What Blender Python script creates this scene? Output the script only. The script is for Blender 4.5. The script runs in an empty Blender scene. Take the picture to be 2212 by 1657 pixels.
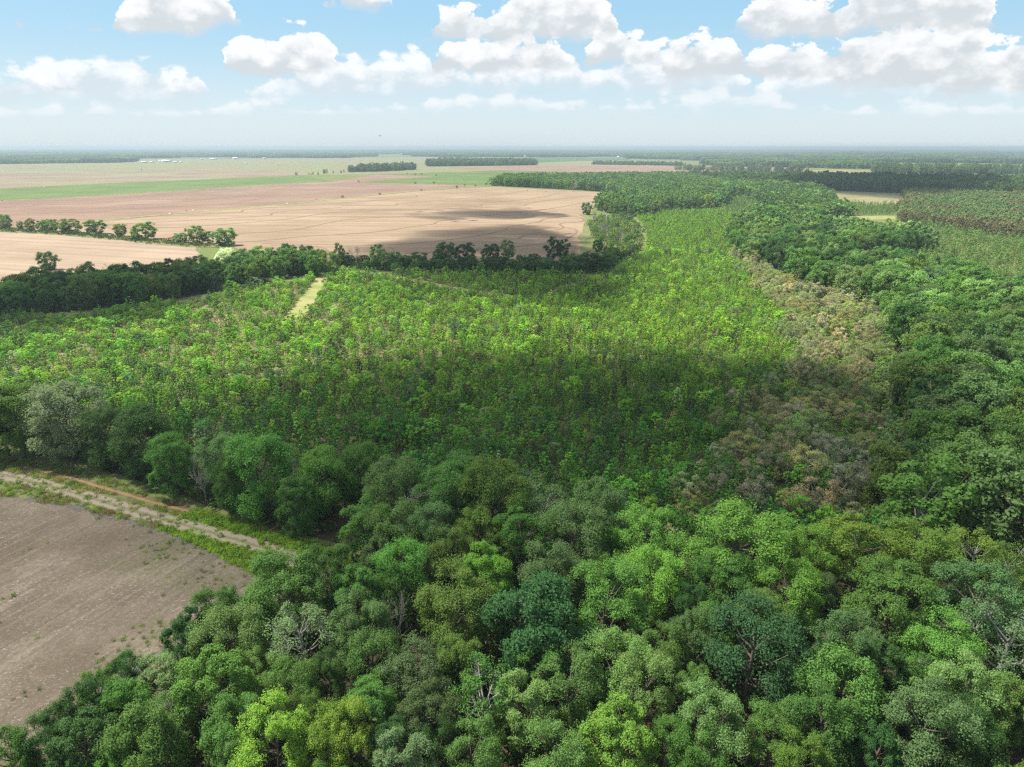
import bpy, bmesh, math, random
import numpy as np
from mathutils import Vector

# ------------------------------------------------------------------ camera / light / exposure
SC = bpy.context.scene
COL = SC.collection
W, HGT, F = 1024, 767, 710.0
S = 1024 / 2211.0                      # layout was measured on a 2211 px wide copy of the photograph
CAM_H = 75.0
PITCH = math.atan((383.5 - 147.0) / F)
SP, CP = math.sin(PITCH), math.cos(PITCH)
cam = bpy.data.cameras.new('camera')
cam.sensor_width = 36
cam.lens = F / W * 36
cam.clip_start = 1.0
cam.clip_end = 120000
camo = bpy.data.objects.new('camera', cam)
COL.objects.link(camo)
camo.location = (0, 0, CAM_H)
camo.rotation_euler = (math.pi / 2 - PITCH, 0, 0)
SC.camera = camo

SUN_EL, SUN_AZ = math.radians(60), math.radians(-78)    # azimuth clockwise from +Y (view direction): sun on the left
SUN = Vector((math.sin(SUN_AZ) * math.cos(SUN_EL), math.cos(SUN_AZ) * math.cos(SUN_EL), math.sin(SUN_EL)))
sl = bpy.data.lights.new('sun', 'SUN')
sl.energy = 4.6
sl.angle = math.radians(0.5)
sl.color = (1.0, 0.95, 0.86)
slo = bpy.data.objects.new('sun', sl)
COL.objects.link(slo)
slo.rotation_euler = SUN.to_track_quat('Z', 'Y').to_euler()

SC.view_settings.view_transform = 'Standard'
SC.view_settings.look = 'None'
SC.view_settings.gamma = 1
SC.view_settings.exposure = 1.2
SC.render.engine = 'CYCLES'
cy = SC.cycles
cy.max_bounces = 5
cy.diffuse_bounces = 3
cy.glossy_bounces = 1
cy.transmission_bounces = 3
cy.transparent_max_bounces = 8
cy.volume_bounces = 0
cy.use_denoising = False
cy.filter_width = 1.3
cy.caustics_reflective = False
cy.caustics_refractive = False
cy.sample_clamp_indirect = 4


def dray(X, Y):
    x = (X * S - 512) / F
    y = (383.5 - Y * S) / F
    return np.array([x, y * SP + CP, y * CP - SP])


def G(X, Y, z=0.0):
    """place in the world: the point at height z seen along a measured direction"""
    d = dray(X, Y)
    t = (z - CAM_H) / min(d[2], -1e-4)
    return np.array([d[0] * t, d[1] * t])


def azel(X, Y):
    d = dray(X, Y)
    d = d / np.linalg.norm(d)
    return math.degrees(math.atan2(d[0], d[1])), math.degrees(math.asin(d[2]))


# ------------------------------------------------------------------ node helpers
class NT:
    def __init__(self, tree):
        self.t = tree
        tree.nodes.clear()

    def n(self, typ, **kw):
        nd = self.t.nodes.new(typ)
        for k, v in kw.items():
            setattr(nd, k, v)
        return nd

    def put(self, sock, v):
        if isinstance(v, bpy.types.NodeSocket):
            self.t.links.new(v, sock)
        elif v is not None:
            sock.default_value = v

    def m(self, op, a, b=None, c=None, clamp=False):
        nd = self.n('ShaderNodeMath', operation=op, use_clamp=clamp)
        for i, v in enumerate((a, b, c)):
            self.put(nd.inputs[i], v)
        return nd.outputs[0]

    def rng(self, v, a, b, c=0.0, d=1.0, smooth=False):
        nd = self.n('ShaderNodeMapRange', interpolation_type='SMOOTHSTEP' if smooth else 'LINEAR')
        for i, q in enumerate((v, a, b, c, d)):
            self.put(nd.inputs[i], q)
        return nd.outputs[0]

    def mix(self, f, a, b, mode='MIX'):
        nd = self.n('ShaderNodeMix', data_type='RGBA', blend_type=mode)
        self.put(nd.inputs[0], f)
        self.put(nd.inputs[6], col(a))
        self.put(nd.inputs[7], col(b))
        return nd.outputs[2]

    def noise(self, vec, scale, detail=4, rough=0.55, dist=0.0, dim='3D'):
        nd = self.n('ShaderNodeTexNoise', noise_dimensions=dim)
        self.put(nd.inputs['Vector'], vec)
        nd.inputs['Scale'].default_value = scale
        nd.inputs['Detail'].default_value = detail
        nd.inputs['Roughness'].default_value = rough
        nd.inputs['Distortion'].default_value = dist
        return nd.outputs[0]

    def mapping(self, vec, scale=(1, 1, 1), rotz=0.0, loc=(0, 0, 0)):
        nd = self.n('ShaderNodeMapping')
        self.put(nd.inputs['Vector'], vec)
        nd.inputs['Location'].default_value = loc
        nd.inputs['Rotation'].default_value = (0, 0, rotz)
        nd.inputs['Scale'].default_value = scale
        return nd.outputs[0]

    def pos(self):
        return self.n('ShaderNodeNewGeometry').outputs['Position']


def col(c):
    if isinstance(c, (tuple, list)) and len(c) == 3:
        return (*c, 1.0)
    return c


def new_mat(name):
    m = bpy.data.materials.new(name)
    m.use_nodes = True
    return m, NT(m.node_tree)


def finish(nt, color, rough=0.9, spec=0.15, bump=None, bump_s=0.3, bump_d=0.1):
    p = nt.n('ShaderNodeBsdfPrincipled')
    nt.put(p.inputs['Base Color'], col(color))
    nt.put(p.inputs['Roughness'], rough)
    p.inputs['Specular IOR Level'].default_value = spec
    if bump is not None:
        b = nt.n('ShaderNodeBump')
        b.inputs['Strength'].default_value = bump_s
        b.inputs['Distance'].default_value = bump_d
        nt.put(b.inputs['Height'], bump)
        nt.put(p.inputs['Normal'], b.outputs[0])
    o = nt.n('ShaderNodeOutputMaterial')
    nt.put(o.inputs['Surface'], p.outputs[0])
    return p


# ------------------------------------------------------------------ sky (world): Nishita sky with banks of fair-weather cumulus
SKY_STRENGTH = 0.08
world = bpy.data.worlds.new('World')
SC.world = world
world.use_nodes = True
nt = NT(world.node_tree)
sky = nt.n('ShaderNodeTexSky', sky_type='NISHITA', sun_disc=False)
sky.sun_elevation = SUN_EL
sky.sun_rotation = SUN_AZ
sky.altitude = 80
sky.air_density = 1.0
sky.dust_density = 0.9
sky.ozone_density = 1.2
bgs = nt.n('ShaderNodeBackground')
gen = nt.n('ShaderNodeTexCoord').outputs['Generated']
nrm = nt.n('ShaderNodeVectorMath', operation='NORMALIZE')
nt.put(nrm.inputs[0], gen)
sep = nt.n('ShaderNodeSeparateXYZ')
nt.put(sep.inputs[0], nrm.outputs[0])
AZ = nt.m('MULTIPLY', nt.m('ARCTAN2', sep.outputs[0], sep.outputs[1]), 180 / math.pi)
EL = nt.m('MULTIPLY', nt.m('ARCSINE', sep.outputs[2]), 180 / math.pi)
cmb = nt.n('ShaderNodeCombineXYZ')
nt.put(cmb.inputs[0], AZ)
nt.put(cmb.inputs[1], nt.m('MULTIPLY', EL, 1.5))
n1 = nt.n('ShaderNodeTexNoise', noise_dimensions='2D')
nt.put(n1.inputs['Vector'], cmb.outputs[0])
n1.inputs['Scale'].default_value = 0.42
n1.inputs['Detail'].default_value = 7
n1.inputs['Roughness'].default_value = 0.61
wr = nt.n('ShaderNodeSeparateColor')
nt.put(wr.inputs[0], n1.outputs['Color'])
N1 = nt.m('SUBTRACT', wr.outputs[0], 0.5)
N2 = nt.m('SUBTRACT', wr.outputs[1], 0.5)
N3 = wr.outputs[2]
vor = nt.n('ShaderNodeTexVoronoi', voronoi_dimensions='2D', feature='SMOOTH_F1')
vs = nt.n('ShaderNodeVectorMath', operation='ADD')
nt.put(vs.inputs[0], cmb.outputs[0])
dn = nt.n('ShaderNodeVectorMath', operation='SCALE')
nt.put(dn.inputs[0], n1.outputs['Color'])
dn.inputs['Scale'].default_value = 1.6
nt.put(vs.inputs[1], dn.outputs[0])
nt.put(vor.inputs['Vector'], vs.outputs[0])
vor.inputs['Scale'].default_value = 0.62
vor.inputs['Smoothness'].default_value = 0.5
VP = nt.m('SUBTRACT', 0.45, vor.outputs['Distance'])           # round puffs, + in the middle of each
AZW = nt.m('ADD', AZ, nt.m('MULTIPLY', N1, 2.2))
A0, A1 = -42.0, 42.0
E0, E1 = -2.0, 14.0


def curve(points):
    """a profile (measured across the sky) as a float curve over azimuth"""
    pts = []
    for X, Y in points:
        a, e = azel(X, Y)
        pts.append(((a - A0) / (A1 - A0), min(max((e - E0) / (E1 - E0), 0), 1)))
    fc = nt.n('ShaderNodeFloatCurve')
    c = fc.mapping.curves[0]
    pts.sort()
    while len(c.points) < len(pts):
        c.points.new(0.5, 0.5)
    for q, (x, y) in zip(c.points, pts):
        q.location = (x, y)
        q.handle_type = 'AUTO_CLAMPED'
    fc.mapping.update()
    nt.put(fc.inputs['Value'], nt.rng(AZW, A0, A1))
    return nt.m('ADD', nt.m('MULTIPLY', fc.outputs[0], E1 - E0), E0)


def cloud_layer(below, top, base, white, grey, opac, soft=0.35, amp=0.75):
    T, B = curve(top), curve(base)
    t_edge = nt.m('ADD', nt.m('ADD', nt.m('SUBTRACT', T, EL), 0.28), nt.m('ADD', nt.m('MULTIPLY', N2, amp * 3.4), nt.m('MULTIPLY', VP, amp * 1.3)))
    b_edge = nt.m('ADD', nt.m('ADD', nt.m('SUBTRACT', EL, B), 0.35), nt.m('MULTIPLY', N1, amp * 1.9))
    a1 = nt.rng(t_edge, 0.0, soft, smooth=True)
    a2 = nt.rng(b_edge, -soft * 0.6, soft * 2.4, smooth=True)
    a = nt.m('MULTIPLY', nt.m('MULTIPLY', a1, a2), opac)
    thick = nt.m('MAXIMUM', nt.m('SUBTRACT', T, B), 0.3)
    h = nt.m('DIVIDE', nt.m('SUBTRACT', EL, B), thick)
    lum = nt.m('ADD', nt.m('ADD', h, nt.m('MULTIPLY', nt.m('ADD', N2, nt.m('MULTIPLY', nt.m('SUBTRACT', N3, 0.5), 0.7)), 1.9)), nt.m('MULTIPLY', VP, 0.75))
    lit = nt.rng(lum, 0.05, 1.05, smooth=True)
    return nt.mix(a, below, nt.mix(lit, grey, white))


WHITE = (5.5, 5.55, 5.6)
GREY = (3.75, 4.05, 4.25)
low = nt.mix(nt.rng(EL, 0.0, 10.0, smooth=True), (3.95, 4.65, 5.0), (1.98, 3.6, 4.75))
base_col = nt.mix(nt.rng(EL, 6.0, 40.0, 0.85, 0.0), sky.outputs[0], low)
c = cloud_layer(base_col,
    [(-80, 246), (60, 236), (140, 243), (240, 228), (300, 244), (420, 246), (520, 222), (600, 218), (660, 240), (780, 238), (900, 226), (1000, 205), (1080, 212), (1130, 208), (1200, 226), (1330, 234), (1500, 206), (1540, 190), (1600, 205), (1640, 195), (1700, 232), (1850, 240), (2000, 222), (2100, 238), (2290, 230)],
    [(-80, 254), (500, 252), (700, 250), (1100, 240), (1640, 236), (1900, 250), (2290, 250)],
    (5.35, 5.5, 5.6), (4.1, 4.65, 5.0), 0.8, 0.6, 0.65)
c = cloud_layer(c,
    [(-80, 185), (0, 172), (40, 160), (95, 126), (150, 138), (190, 132), (270, 120), (320, 142), (400, 152), (440, 176), (470, 225), (500, 225), (560, 190), (600, 160), (690, 138), (740, 128), (830, 126), (900, 122), (960, 138), (1010, 150), (1100, 130), (1210, 125), (1290, 150), (1350, 125), (1480, 120), (1600, 150), (1630, 192), (1660, 170), (1760, 150), (1850, 130), (2000, 110), (2120, 120), (2290, 130)],
    [(-80, 222), (150, 222), (420, 218), (470, 200), (500, 205), (600, 212), (960, 200), (1250, 198), (1620, 208), (1660, 205), (1900, 212), (2290, 212)],
    (5.5, 5.6, 5.7), (3.9, 4.4, 4.75), 0.9, 0.6, 0.85)
c = cloud_layer(c,
    [(-80, 230), (40, 200), (60, 200), (470, 190), (486, 140), (500, 110), (540, 100), (600, 98), (640, 72), (690, 76), (716, 112), (735, 165), (760, 195), (920, 190), (940, 120), (970, 95), (1050, 92), (1150, 86), (1210, 105), (1250, 140), (1268, 120), (1300, 84), (1350, 78), (1400, 95), (1420, 100), (1480, 88), (1590, 82), (1606, 130), (1625, 115), (1700, 98), (1780, 105), (1830, 90), (1900, 70), (2050, 58), (2120, 66), (2160, 110), (2190, 88), (2290, 80)],
    [(-80, 200), (470, 150), (486, 142), (540, 158), (700, 150), (735, 140), (760, 150), (920, 140), (960, 150), (1220, 145), (1260, 132), (1410, 135), (1440, 168), (1600, 150), (1625, 160), (1800, 170), (2000, 190), (2290, 190)],
    WHITE, GREY, 0.95, 0.26, 0.95)
c = cloud_layer(c,
    [(-80, 60), (200, 90), (240, 62), (256, 30), (290, 4), (340, -20), (450, -20), (490, 18), (514, 50), (530, 90), (700, 40), (725, 0), (780, -20), (830, 4), (850, 40), (900, 120), (925, 72), (985, 24), (1050, 34), (1110, 0), (1190, -20), (1260, -14), (1316, 20), (1332, 60), (1345, 120), (1560, 90), (1592, 36), (1640, 6), (1700, -10), (1760, 8), (1815, 14), (1840, -40), (2000, -60), (2120, -40), (2145, 40), (2170, 100), (2290, 100)],
    [(-80, 40), (240, 52), (280, 68), (330, 66), (420, 66), (470, 50), (520, 44), (725, 2), (780, 12), (830, 6), (900, 60), (940, 76), (1050, 80), (1200, 82), (1320, 70), (1345, 60), (1560, 50), (1600, 56), (1720, 76), (1815, 66), (1850, 60), (2130, 56), (2160, 40), (2290, 20)],
    WHITE, GREY, 0.97, 0.25, 0.9)
dv = nt.n('ShaderNodeVectorMath', operation='SCALE')
nt.put(dv.inputs[0], nrm.outputs[0])
nt.put(dv.inputs['Scale'], nt.m('DIVIDE', 1.0, nt.m('MAXIMUM', sep.outputs[2], 0.08)))
hi = nt.noise(dv.outputs[0], 0.9, 5, 0.6, 0.0, '2D')
c = nt.mix(nt.m('MULTIPLY', nt.rng(hi, 0.44, 0.56, smooth=True), nt.rng(EL, 13, 22, smooth=True)), c, (5.6, 5.6, 5.6))
nt.put(bgs.inputs['Color'], c)
bgs.inputs['Strength'].default_value = SKY_STRENGTH
wo = nt.n('ShaderNodeOutputWorld')
nt.put(wo.inputs['Surface'], bgs.outputs[0])

# ------------------------------------------------------------------ object helpers
rs = np.random.RandomState


def mesh_np(name, V, faces, mats=(), midx=None, lv=None, smooth=False):
    """mesh from numpy arrays; faces is a list of int arrays (n, k)"""
    me = bpy.data.meshes.new(name)
    V = np.asarray(V, np.float32)
    faces = [np.asarray(f, np.int32) for f in faces if len(f)]
    tot = np.concatenate([np.full(len(f), f.shape[1], np.int32) for f in faces])
    li = np.concatenate([f.ravel() for f in faces])
    me.vertices.add(len(V))
    me.vertices.foreach_set('co', V.ravel())
    me.loops.add(len(li))
    me.loops.foreach_set('vertex_index', li)
    me.polygons.add(len(tot))
    st = np.concatenate([[0], np.cumsum(tot)[:-1]]).astype(np.int32)
    me.polygons.foreach_set('loop_start', st)
    for m in mats:
        me.materials.append(m)
    if midx is not None:
        me.polygons.foreach_set('material_index', np.asarray(midx, np.int32))
    if smooth:
        me.polygons.foreach_set('use_smooth', np.ones(len(tot), bool))
    if lv is not None:
        a = me.attributes.new('lv', 'FLOAT', 'FACE')
        a.data.foreach_set('value', np.asarray(lv, np.float32))
    me.update(calc_edges=True)
    return me


def link(name, me, parent=None, loc=(0, 0, 0), rotz=0.0, scale=None, c=None):
    o = bpy.data.objects.new(name, me)
    (c or COL).objects.link(o)
    o.location = loc
    o.rotation_euler = (0, 0, rotz)
    if scale is not None:
        o.scale = scale
    if parent is not None:
        o.parent = parent
    return o


def tag(o, label=None, cat=None, group=None, kind=None):
    if label: o['label'] = label
    if cat: o['category'] = cat
    if group: o['group'] = group
    if kind: o['kind'] = kind
    return o


class Tubes:
    """tapered tubes collected into one mesh"""
    def __init__(self, sides=6):
        self.V, self.Q, self.k, self.n = [], [], sides, 0

    def add(self, pts, rad):
        k = self.k
        pts = np.asarray(pts, float)
        for i, (p, r) in enumerate(zip(pts, rad)):
            d = pts[min(i + 1, len(pts) - 1)] - pts[max(i - 1, 0)]
            d = d / (np.linalg.norm(d) + 1e-9)
            a = np.cross(d, (0.31, 0.87, 0.12) if abs(d[2]) > 0.7 else (0, 0, 1))
            a /= np.linalg.norm(a) + 1e-9
            b = np.cross(d, a)
            ang = np.arange(k) * 2 * math.pi / k
            self.V.append(p + r * (np.cos(ang)[:, None] * a + np.sin(ang)[:, None] * b))
        for i in range(len(pts) - 1):
            o = self.n + i * k
            j = np.arange(k)
            self.Q.append(np.stack([o + j, o + (j + 1) % k, o + k + (j + 1) % k, o + k + j], 1))
        self.n += k * len(pts)

    def arrays(self):
        if not self.V:
            return np.zeros((0, 3)), np.zeros((0, 4), int)
        return np.concatenate(self.V), np.concatenate(self.Q)


def leaf_quads(C, Nn, size, aspect, rng):
    n = len(C)
    Nn = Nn / (np.linalg.norm(Nn, axis=1, keepdims=True) + 1e-9)
    t = rng.normal(size=(n, 3))
    t -= (t * Nn).sum(1, keepdims=True) * Nn
    t /= np.linalg.norm(t, axis=1, keepdims=True) + 1e-9
    b = np.cross(Nn, t)
    s = size * rng.uniform(0.65, 1.35, n)[:, None]
    bend = Nn * s * 0.18
    V = np.stack([C - t * s * 0.55 - bend, C - b * s * 0.5 * aspect + bend, C + t * s * 0.55 - bend, C + b * s * 0.5 * aspect + bend], 1).reshape(-1, 3)
    Q = np.arange(4 * n).reshape(n, 4)
    return V, Q


# ------------------------------------------------------------------ materials
def foliage_mat(name, trans=0.42, spec=0.12, vmin=0.72, vmax=1.3):
    m, t = new_mat(name)
    a = t.n('ShaderNodeAttribute', attribute_type='INSTANCER', attribute_name='tint')
    l = t.n('ShaderNodeAttribute', attribute_type='GEOMETRY', attribute_name='lv')
    v = t.rng(l.outputs['Fac'], 0, 1, vmin, vmax)
    sc = t.n('ShaderNodeVectorMath', operation='SCALE')
    t.put(sc.inputs[0], a.outputs['Color'])
    t.put(sc.inputs['Scale'], v)
    p = t.n('ShaderNodeBsdfPrincipled')
    t.put(p.inputs['Base Color'], sc.outputs[0])
    p.inputs['Roughness'].default_value = 0.55
    p.inputs['Specular IOR Level'].default_value = spec
    tr = t.n('ShaderNodeBsdfTranslucent')
    hs = t.mix(1.0, sc.outputs[0], (1.25, 1.3, 0.55, 1), 'MULTIPLY')
    t.put(tr.inputs['Color'], hs)
    mx = t.n('ShaderNodeMixShader')
    mx.inputs[0].default_value = trans
    t.put(mx.inputs[1], p.outputs[0])
    t.put(mx.inputs[2], tr.outputs[0])
    o = t.n('ShaderNodeOutputMaterial')
    t.put(o.inputs['Surface'], mx.outputs[0])
    return m


M_LEAF = foliage_mat('leaf')
M_NEEDLE = foliage_mat('needle', 0.15, 0.15, 0.6, 1.3)


def bark_mat(name, c1, c2):
    m, t = new_mat(name)
    p = t.n('ShaderNodeTexCoord').outputs['Object']
    n = t.noise(t.mapping(p, (3, 3, 0.6)), 1.0, 4)
    finish(t, t.mix(t.rng(n, 0.3, 0.7), c1, c2), 0.9, 0.1)
    return m


M_BARK = bark_mat('bark', (0.075, 0.06, 0.045), (0.17, 0.145, 0.12))
M_DEAD = bark_mat('dead_wood', (0.20, 0.185, 0.155), (0.37, 0.345, 0.30))
M_PALEBARK = bark_mat('pale_bark', (0.20, 0.19, 0.165), (0.36, 0.35, 0.31))


# ------------------------------------------------------------------ tree forms (meshes shared by the copies)
def crown_form(seed, R, H, base, nb, nsub, nleaf, lsize, aspect=0.7, flat=1.0, scatter=(0.72, 1.06), up=0.35, droop=0.0,
               shape='round', mat=M_LEAF, bark=M_BARK, twig=0.03, limb=1.0, zlo=-0.55):
    """returns (crown mesh, trunk mesh): boughs carry clumps, clumps carry leaves; limbs run from the trunk to every bough"""
    rng = rs(seed)
    Rz = (H - base) / 2
    zc = base + Rz
    C, N = [], []
    tb = Tubes(5)
    # trunk
    lean = rng.normal(0, 0.03, 2)
    zt = base + Rz * 1.1
    tz = np.linspace(-0.3, zt, 6)
    tp = np.stack([lean[0] * tz + rng.normal(0, 0.12, 6), lean[1] * tz + rng.normal(0, 0.12, 6), tz], 1)
    r0 = 0.024 * H * limb
    tb.add(tp, np.linspace(r0, r0 * 0.35, 6))
    ga = math.pi * (3 - math.sqrt(5))
    ph = rng.uniform(0, 6.28)
    for i in range(nb):
        f = (i + 0.5) / nb
        if shape == 'cone':
            zz = -0.95 + 1.9 * f
            rad = 0.72 * (1 - (zz + 1) / 2) ** 0.75 * 1.05 + 0.05
        elif shape == 'column':
            zz = -0.95 + 1.9 * f
            rad = 0.62 * math.sqrt(max(0.08, 1 - abs(zz) ** 2.6))
        elif shape == 'vase':
            zz = zlo + (0.9 - zlo) * f
            rad = 0.72 * math.sqrt(max(0.05, 1 - max(zz, 0) ** 2.2)) * (0.62 + 0.38 * min(1, zz + 0.8))
        else:
            zz = zlo + (0.9 - zlo) * f
            rad = 0.68 * math.sqrt(max(0.02, 1 - zz * zz * 0.95))
        ph += ga + rng.normal(0, 0.25)
        rad *= rng.uniform(0.68, 1.25)
        bc = np.array([math.cos(ph) * rad * R, math.sin(ph) * rad * R, zc + zz * Rz * rng.uniform(0.66, 0.92)])
        rb = R * rng.uniform(0.24, 0.50) * (0.62 if shape in ('cone', 'column') else 1.0)
        # limb from trunk
        zs = max(base * 0.8, bc[2] - np.linalg.norm(bc[:2]) * rng.uniform(0.5, 0.9) - 0.5)
        zs = min(zs, zt * 0.95)
        s = np.array([np.interp(zs, tz, tp[:, 0]), np.interp(zs, tz, tp[:, 1]), zs])
        mid = s * 0.5 + bc * 0.5 + np.array([0, 0, -0.1 * R * rng.rand()])
        tb.add([s, mid, bc], [r0 * 0.42, r0 * 0.26, r0 * 0.14])
        out = bc - np.array([0, 0, zc - Rz * 0.35])
        out /= np.linalg.norm(out)
        ns = max(2, int(nsub * rng.uniform(0.8, 1.25)))
        for j in range(ns):
            d = rng.normal(size=3)
            d /= np.linalg.norm(d)
            d = d + out * 0.75 + np.array([0, 0, 0.25])
            d /= np.linalg.norm(d)
            sc = bc + d * rb * rng.uniform(0.55, 1.0) * np.array([1, 1, 0.85])
            rr = rb * rng.uniform(0.24, 0.54)
            if twig:
                tb.add([bc, (bc + sc) / 2 + rng.normal(0, 0.1, 3), sc], [r0 * 0.13, r0 * 0.09, twig])
            n = max(3, int(nleaf * rng.uniform(0.7, 1.3)))
            q = rng.normal(size=(n, 3))
            q /= np.linalg.norm(q, axis=1, keepdims=True)
            q = q + out * 0.25 + np.array([0, 0, 0.3])
            q /= np.linalg.norm(q, axis=1, keepdims=True)
            rad_l = rr * rng.uniform(scatter[0], scatter[1], n)[:, None]
            c = sc + q * rad_l * np.array([1, 1, flat])
            if droop:
                c[:, 2] -= droop * rr * rng.rand(n) ** 2 * 2
            C.append(c)
            N.append(q * 0.75 + np.array([0, 0, up]) + rng.normal(0, 0.42, (n, 3)))
    C, N = np.concatenate(C), np.concatenate(N)
    keep = C[:, 2] > 0.1
    C, N = C[keep], N[keep]
    V, Q = leaf_quads(C, N, lsize, aspect, rng)
    # leaf tone varies leaf by leaf and a little spray by spray
    lv = np.clip(rng.rand(len(Q)) * 0.75 + 0.25 * np.sin(C[:, 0] * 1.7 + seed) * np.sin(C[:, 1] * 1.9) * np.sin(C[:, 2] * 1.6) + 0.12, 0, 1)
    crown = mesh_np('crown', V, [Q], [mat], None, lv)
    tv, tq = tb.arrays()
    trunk = mesh_np('trunk', tv, [tq], [bark], smooth=True)
    return crown, trunk


def bare_form(seed, H, spread, r0, depth=5, kids=3, mat=M_DEAD, trunk_frac=0.3, up=0.25, tmin=0.016):
    rng = rs(seed)
    tb = Tubes(5)

    def grow(p, d, L, r, k):
        n = 4
        pts, rad = [p], [r]
        for i in range(n):
            d = d + rng.normal(0, 0.13, 3) + np.array([0, 0, 0.05])
            d /= np.linalg.norm(d)
            p = p + d * L / n
            pts.append(p)
            rad.append(max(tmin, r * (1 - 0.5 * (i + 1) / n)))
        tb.add(pts, rad)
        if k == 0:
            return
        for j in range(kids + (k > 2) + (rng.rand() < 0.4)):
            i = rng.randint(1, n + 1) if j else n
            nd = d + rng.normal(0, 1, 3) * spread + np.array([0, 0, up])
            nd /= np.linalg.norm(nd)
            grow(pts[i], nd, L * rng.uniform(0.55, 0.85), max(tmin, rad[i] * rng.uniform(0.55, 0.8)), k - 1)
    grow(np.array([0, 0, -0.3]), np.array([rng.normal(0, .05), rng.normal(0, .05), 1.0]), H * trunk_frac, r0, depth)
    V, Q = tb.arrays()
    V[:, 2] *= H / max(V[:, 2].max(), 1)
    return mesh_np('bare_branches', V, [Q], [mat], smooth=True)


def join_np(a, b):
    """crown + trunk as one mesh, for copies too small to show parts"""
    def arr(me):
        v = np.empty(len(me.vertices) * 3, np.float32); me.vertices.foreach_get('co', v)
        q = np.empty(len(me.loops), np.int32); me.loops.foreach_get('vertex_index', q)
        return v.reshape(-1, 3), q.reshape(-1, 4)
    va, qa = arr(a); vb, qb = arr(b)
    lv = np.empty(len(qa), np.float32); a.attributes['lv'].data.foreach_get('value', lv)
    mi = np.concatenate([np.zeros(len(qa)), np.ones(len(qb))])
    return mesh_np('tree', np.concatenate([va, vb]), [np.concatenate([qa, qb + len(va)])], [a.materials[0], b.materials[0]], mi,
                   np.concatenate([lv, np.full(len(qb), 0.5)]))


FORMS = {}
# near forms: (R, H) are the real size in metres at scale 1
for k in range(6):
    FORMS['oak%d' % k] = (crown_form(10 + k, 6.3, 18, 3.0, (18, 15, 20, 16, 22, 13)[k], 11, (180, 195, 160, 180, 150, 200)[k], (0.265, 0.25, 0.285, 0.26, 0.24, 0.30)[k], scatter=(0.3, 1.42), zlo=-0.75), 6.3, 18)
for k in range(2):      # leafy down to the ground, for the edges of the woods
    FORMS['full%d' % k] = (crown_form(20 + k, 6.3, 17, 0.3, 25, 10, 140, 0.28, scatter=(0.35, 1.35), zlo=-0.95), 6.3, 17)
for k in range(2):
    FORMS['loose%d' % k] = (crown_form(30 + k, 5.6, 18, 3.5, 17, 10, 130, 0.25, scatter=(0.35, 1.35), shape='vase', zlo=-0.7), 5.6, 18)
FORMS['bigleaf0'] = (crown_form(41, 6.3, 17, 2.5, 19, 12, 105, 0.39, 0.5, scatter=(0.5, 1.2), droop=0.7, zlo=-0.75), 6.3, 17)
FORMS['layer0'] = (crown_form(45, 6.3, 16, 2.5, 17, 11, 130, 0.31, 0.6, flat=0.35, scatter=(0.5, 1.4), up=0.8), 6.3, 16)
for k in range(2):
    FORMS['sparse%d' % k] = (crown_form(50 + k, 5.8, 18, 4, 14, 11, 34, 0.32, scatter=(0.3, 1.5), shape='vase', bark=M_PALEBARK, twig=0.05, limb=1.25), 5.8, 18)
for k in range(2):
    FORMS['cedar%d' % k] = (crown_form(55 + k, 3.6, 9, 0.6, 14, 9, 42, 0.36, 0.25, flat=0.85, scatter=(0.2, 1.7), up=0.4, mat=M_NEEDLE, shape='vase', zlo=-0.8, twig=0.03, bark=M_DEAD), 3.6, 9)
FORMS['slender0'] = (crown_form(60, 1.7, 11, 2.0, 14, 6, 24, 0.38, scatter=(0.3, 1.5), shape='column', bark=M_PALEBARK, twig=0.02), 1.7, 11)
FORMS['slender1'] = (crown_form(61, 1.5, 12, 2.5, 14, 5, 13, 0.36, scatter=(0.3, 1.6), shape='column', bark=M_PALEBARK, twig=0.03), 1.5, 12)
# middle-distance forms
for k in range(3):
    FORMS['moak%d' % k] = (crown_form(70 + k, 6.3, 17, 0.2, 24, 9, 44, 0.54, twig=0.0, scatter=(0.35, 1.35), zlo=-0.97), 6.3, 17)
FORMS['mloose0'] = (crown_form(75, 5.6, 17, 0.8, 20, 8, 36, 0.58, zlo=-0.9, scatter=(0.4, 1.35), shape='vase', twig=0.04, bark=M_PALEBARK), 5.6, 17)
FORMS['mpine0'] = (crown_form(76, 3.4, 13, 3.0, 14, 5, 22, 0.6, 0.35, flat=0.5, scatter=(0.3, 1.4), shape='cone', mat=M_NEEDLE, twig=0.0), 3.4, 13)
for k in range(3):
    FORMS['bare%d' % k] = (bare_form(80 + k, 13, 0.5, 0.26, 5, 2, tmin=0.028), 5, 13)
FORMS['snag0'] = (bare_form(86, 14, 0.6, 0.32, 2, 2, trunk_frac=0.75, up=0.0), 2, 14)
FORMS['thicket0'] = (bare_form(88, 9, 0.75, 0.16, 5, 3, trunk_frac=0.22, up=0.1), 6, 9)

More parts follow.
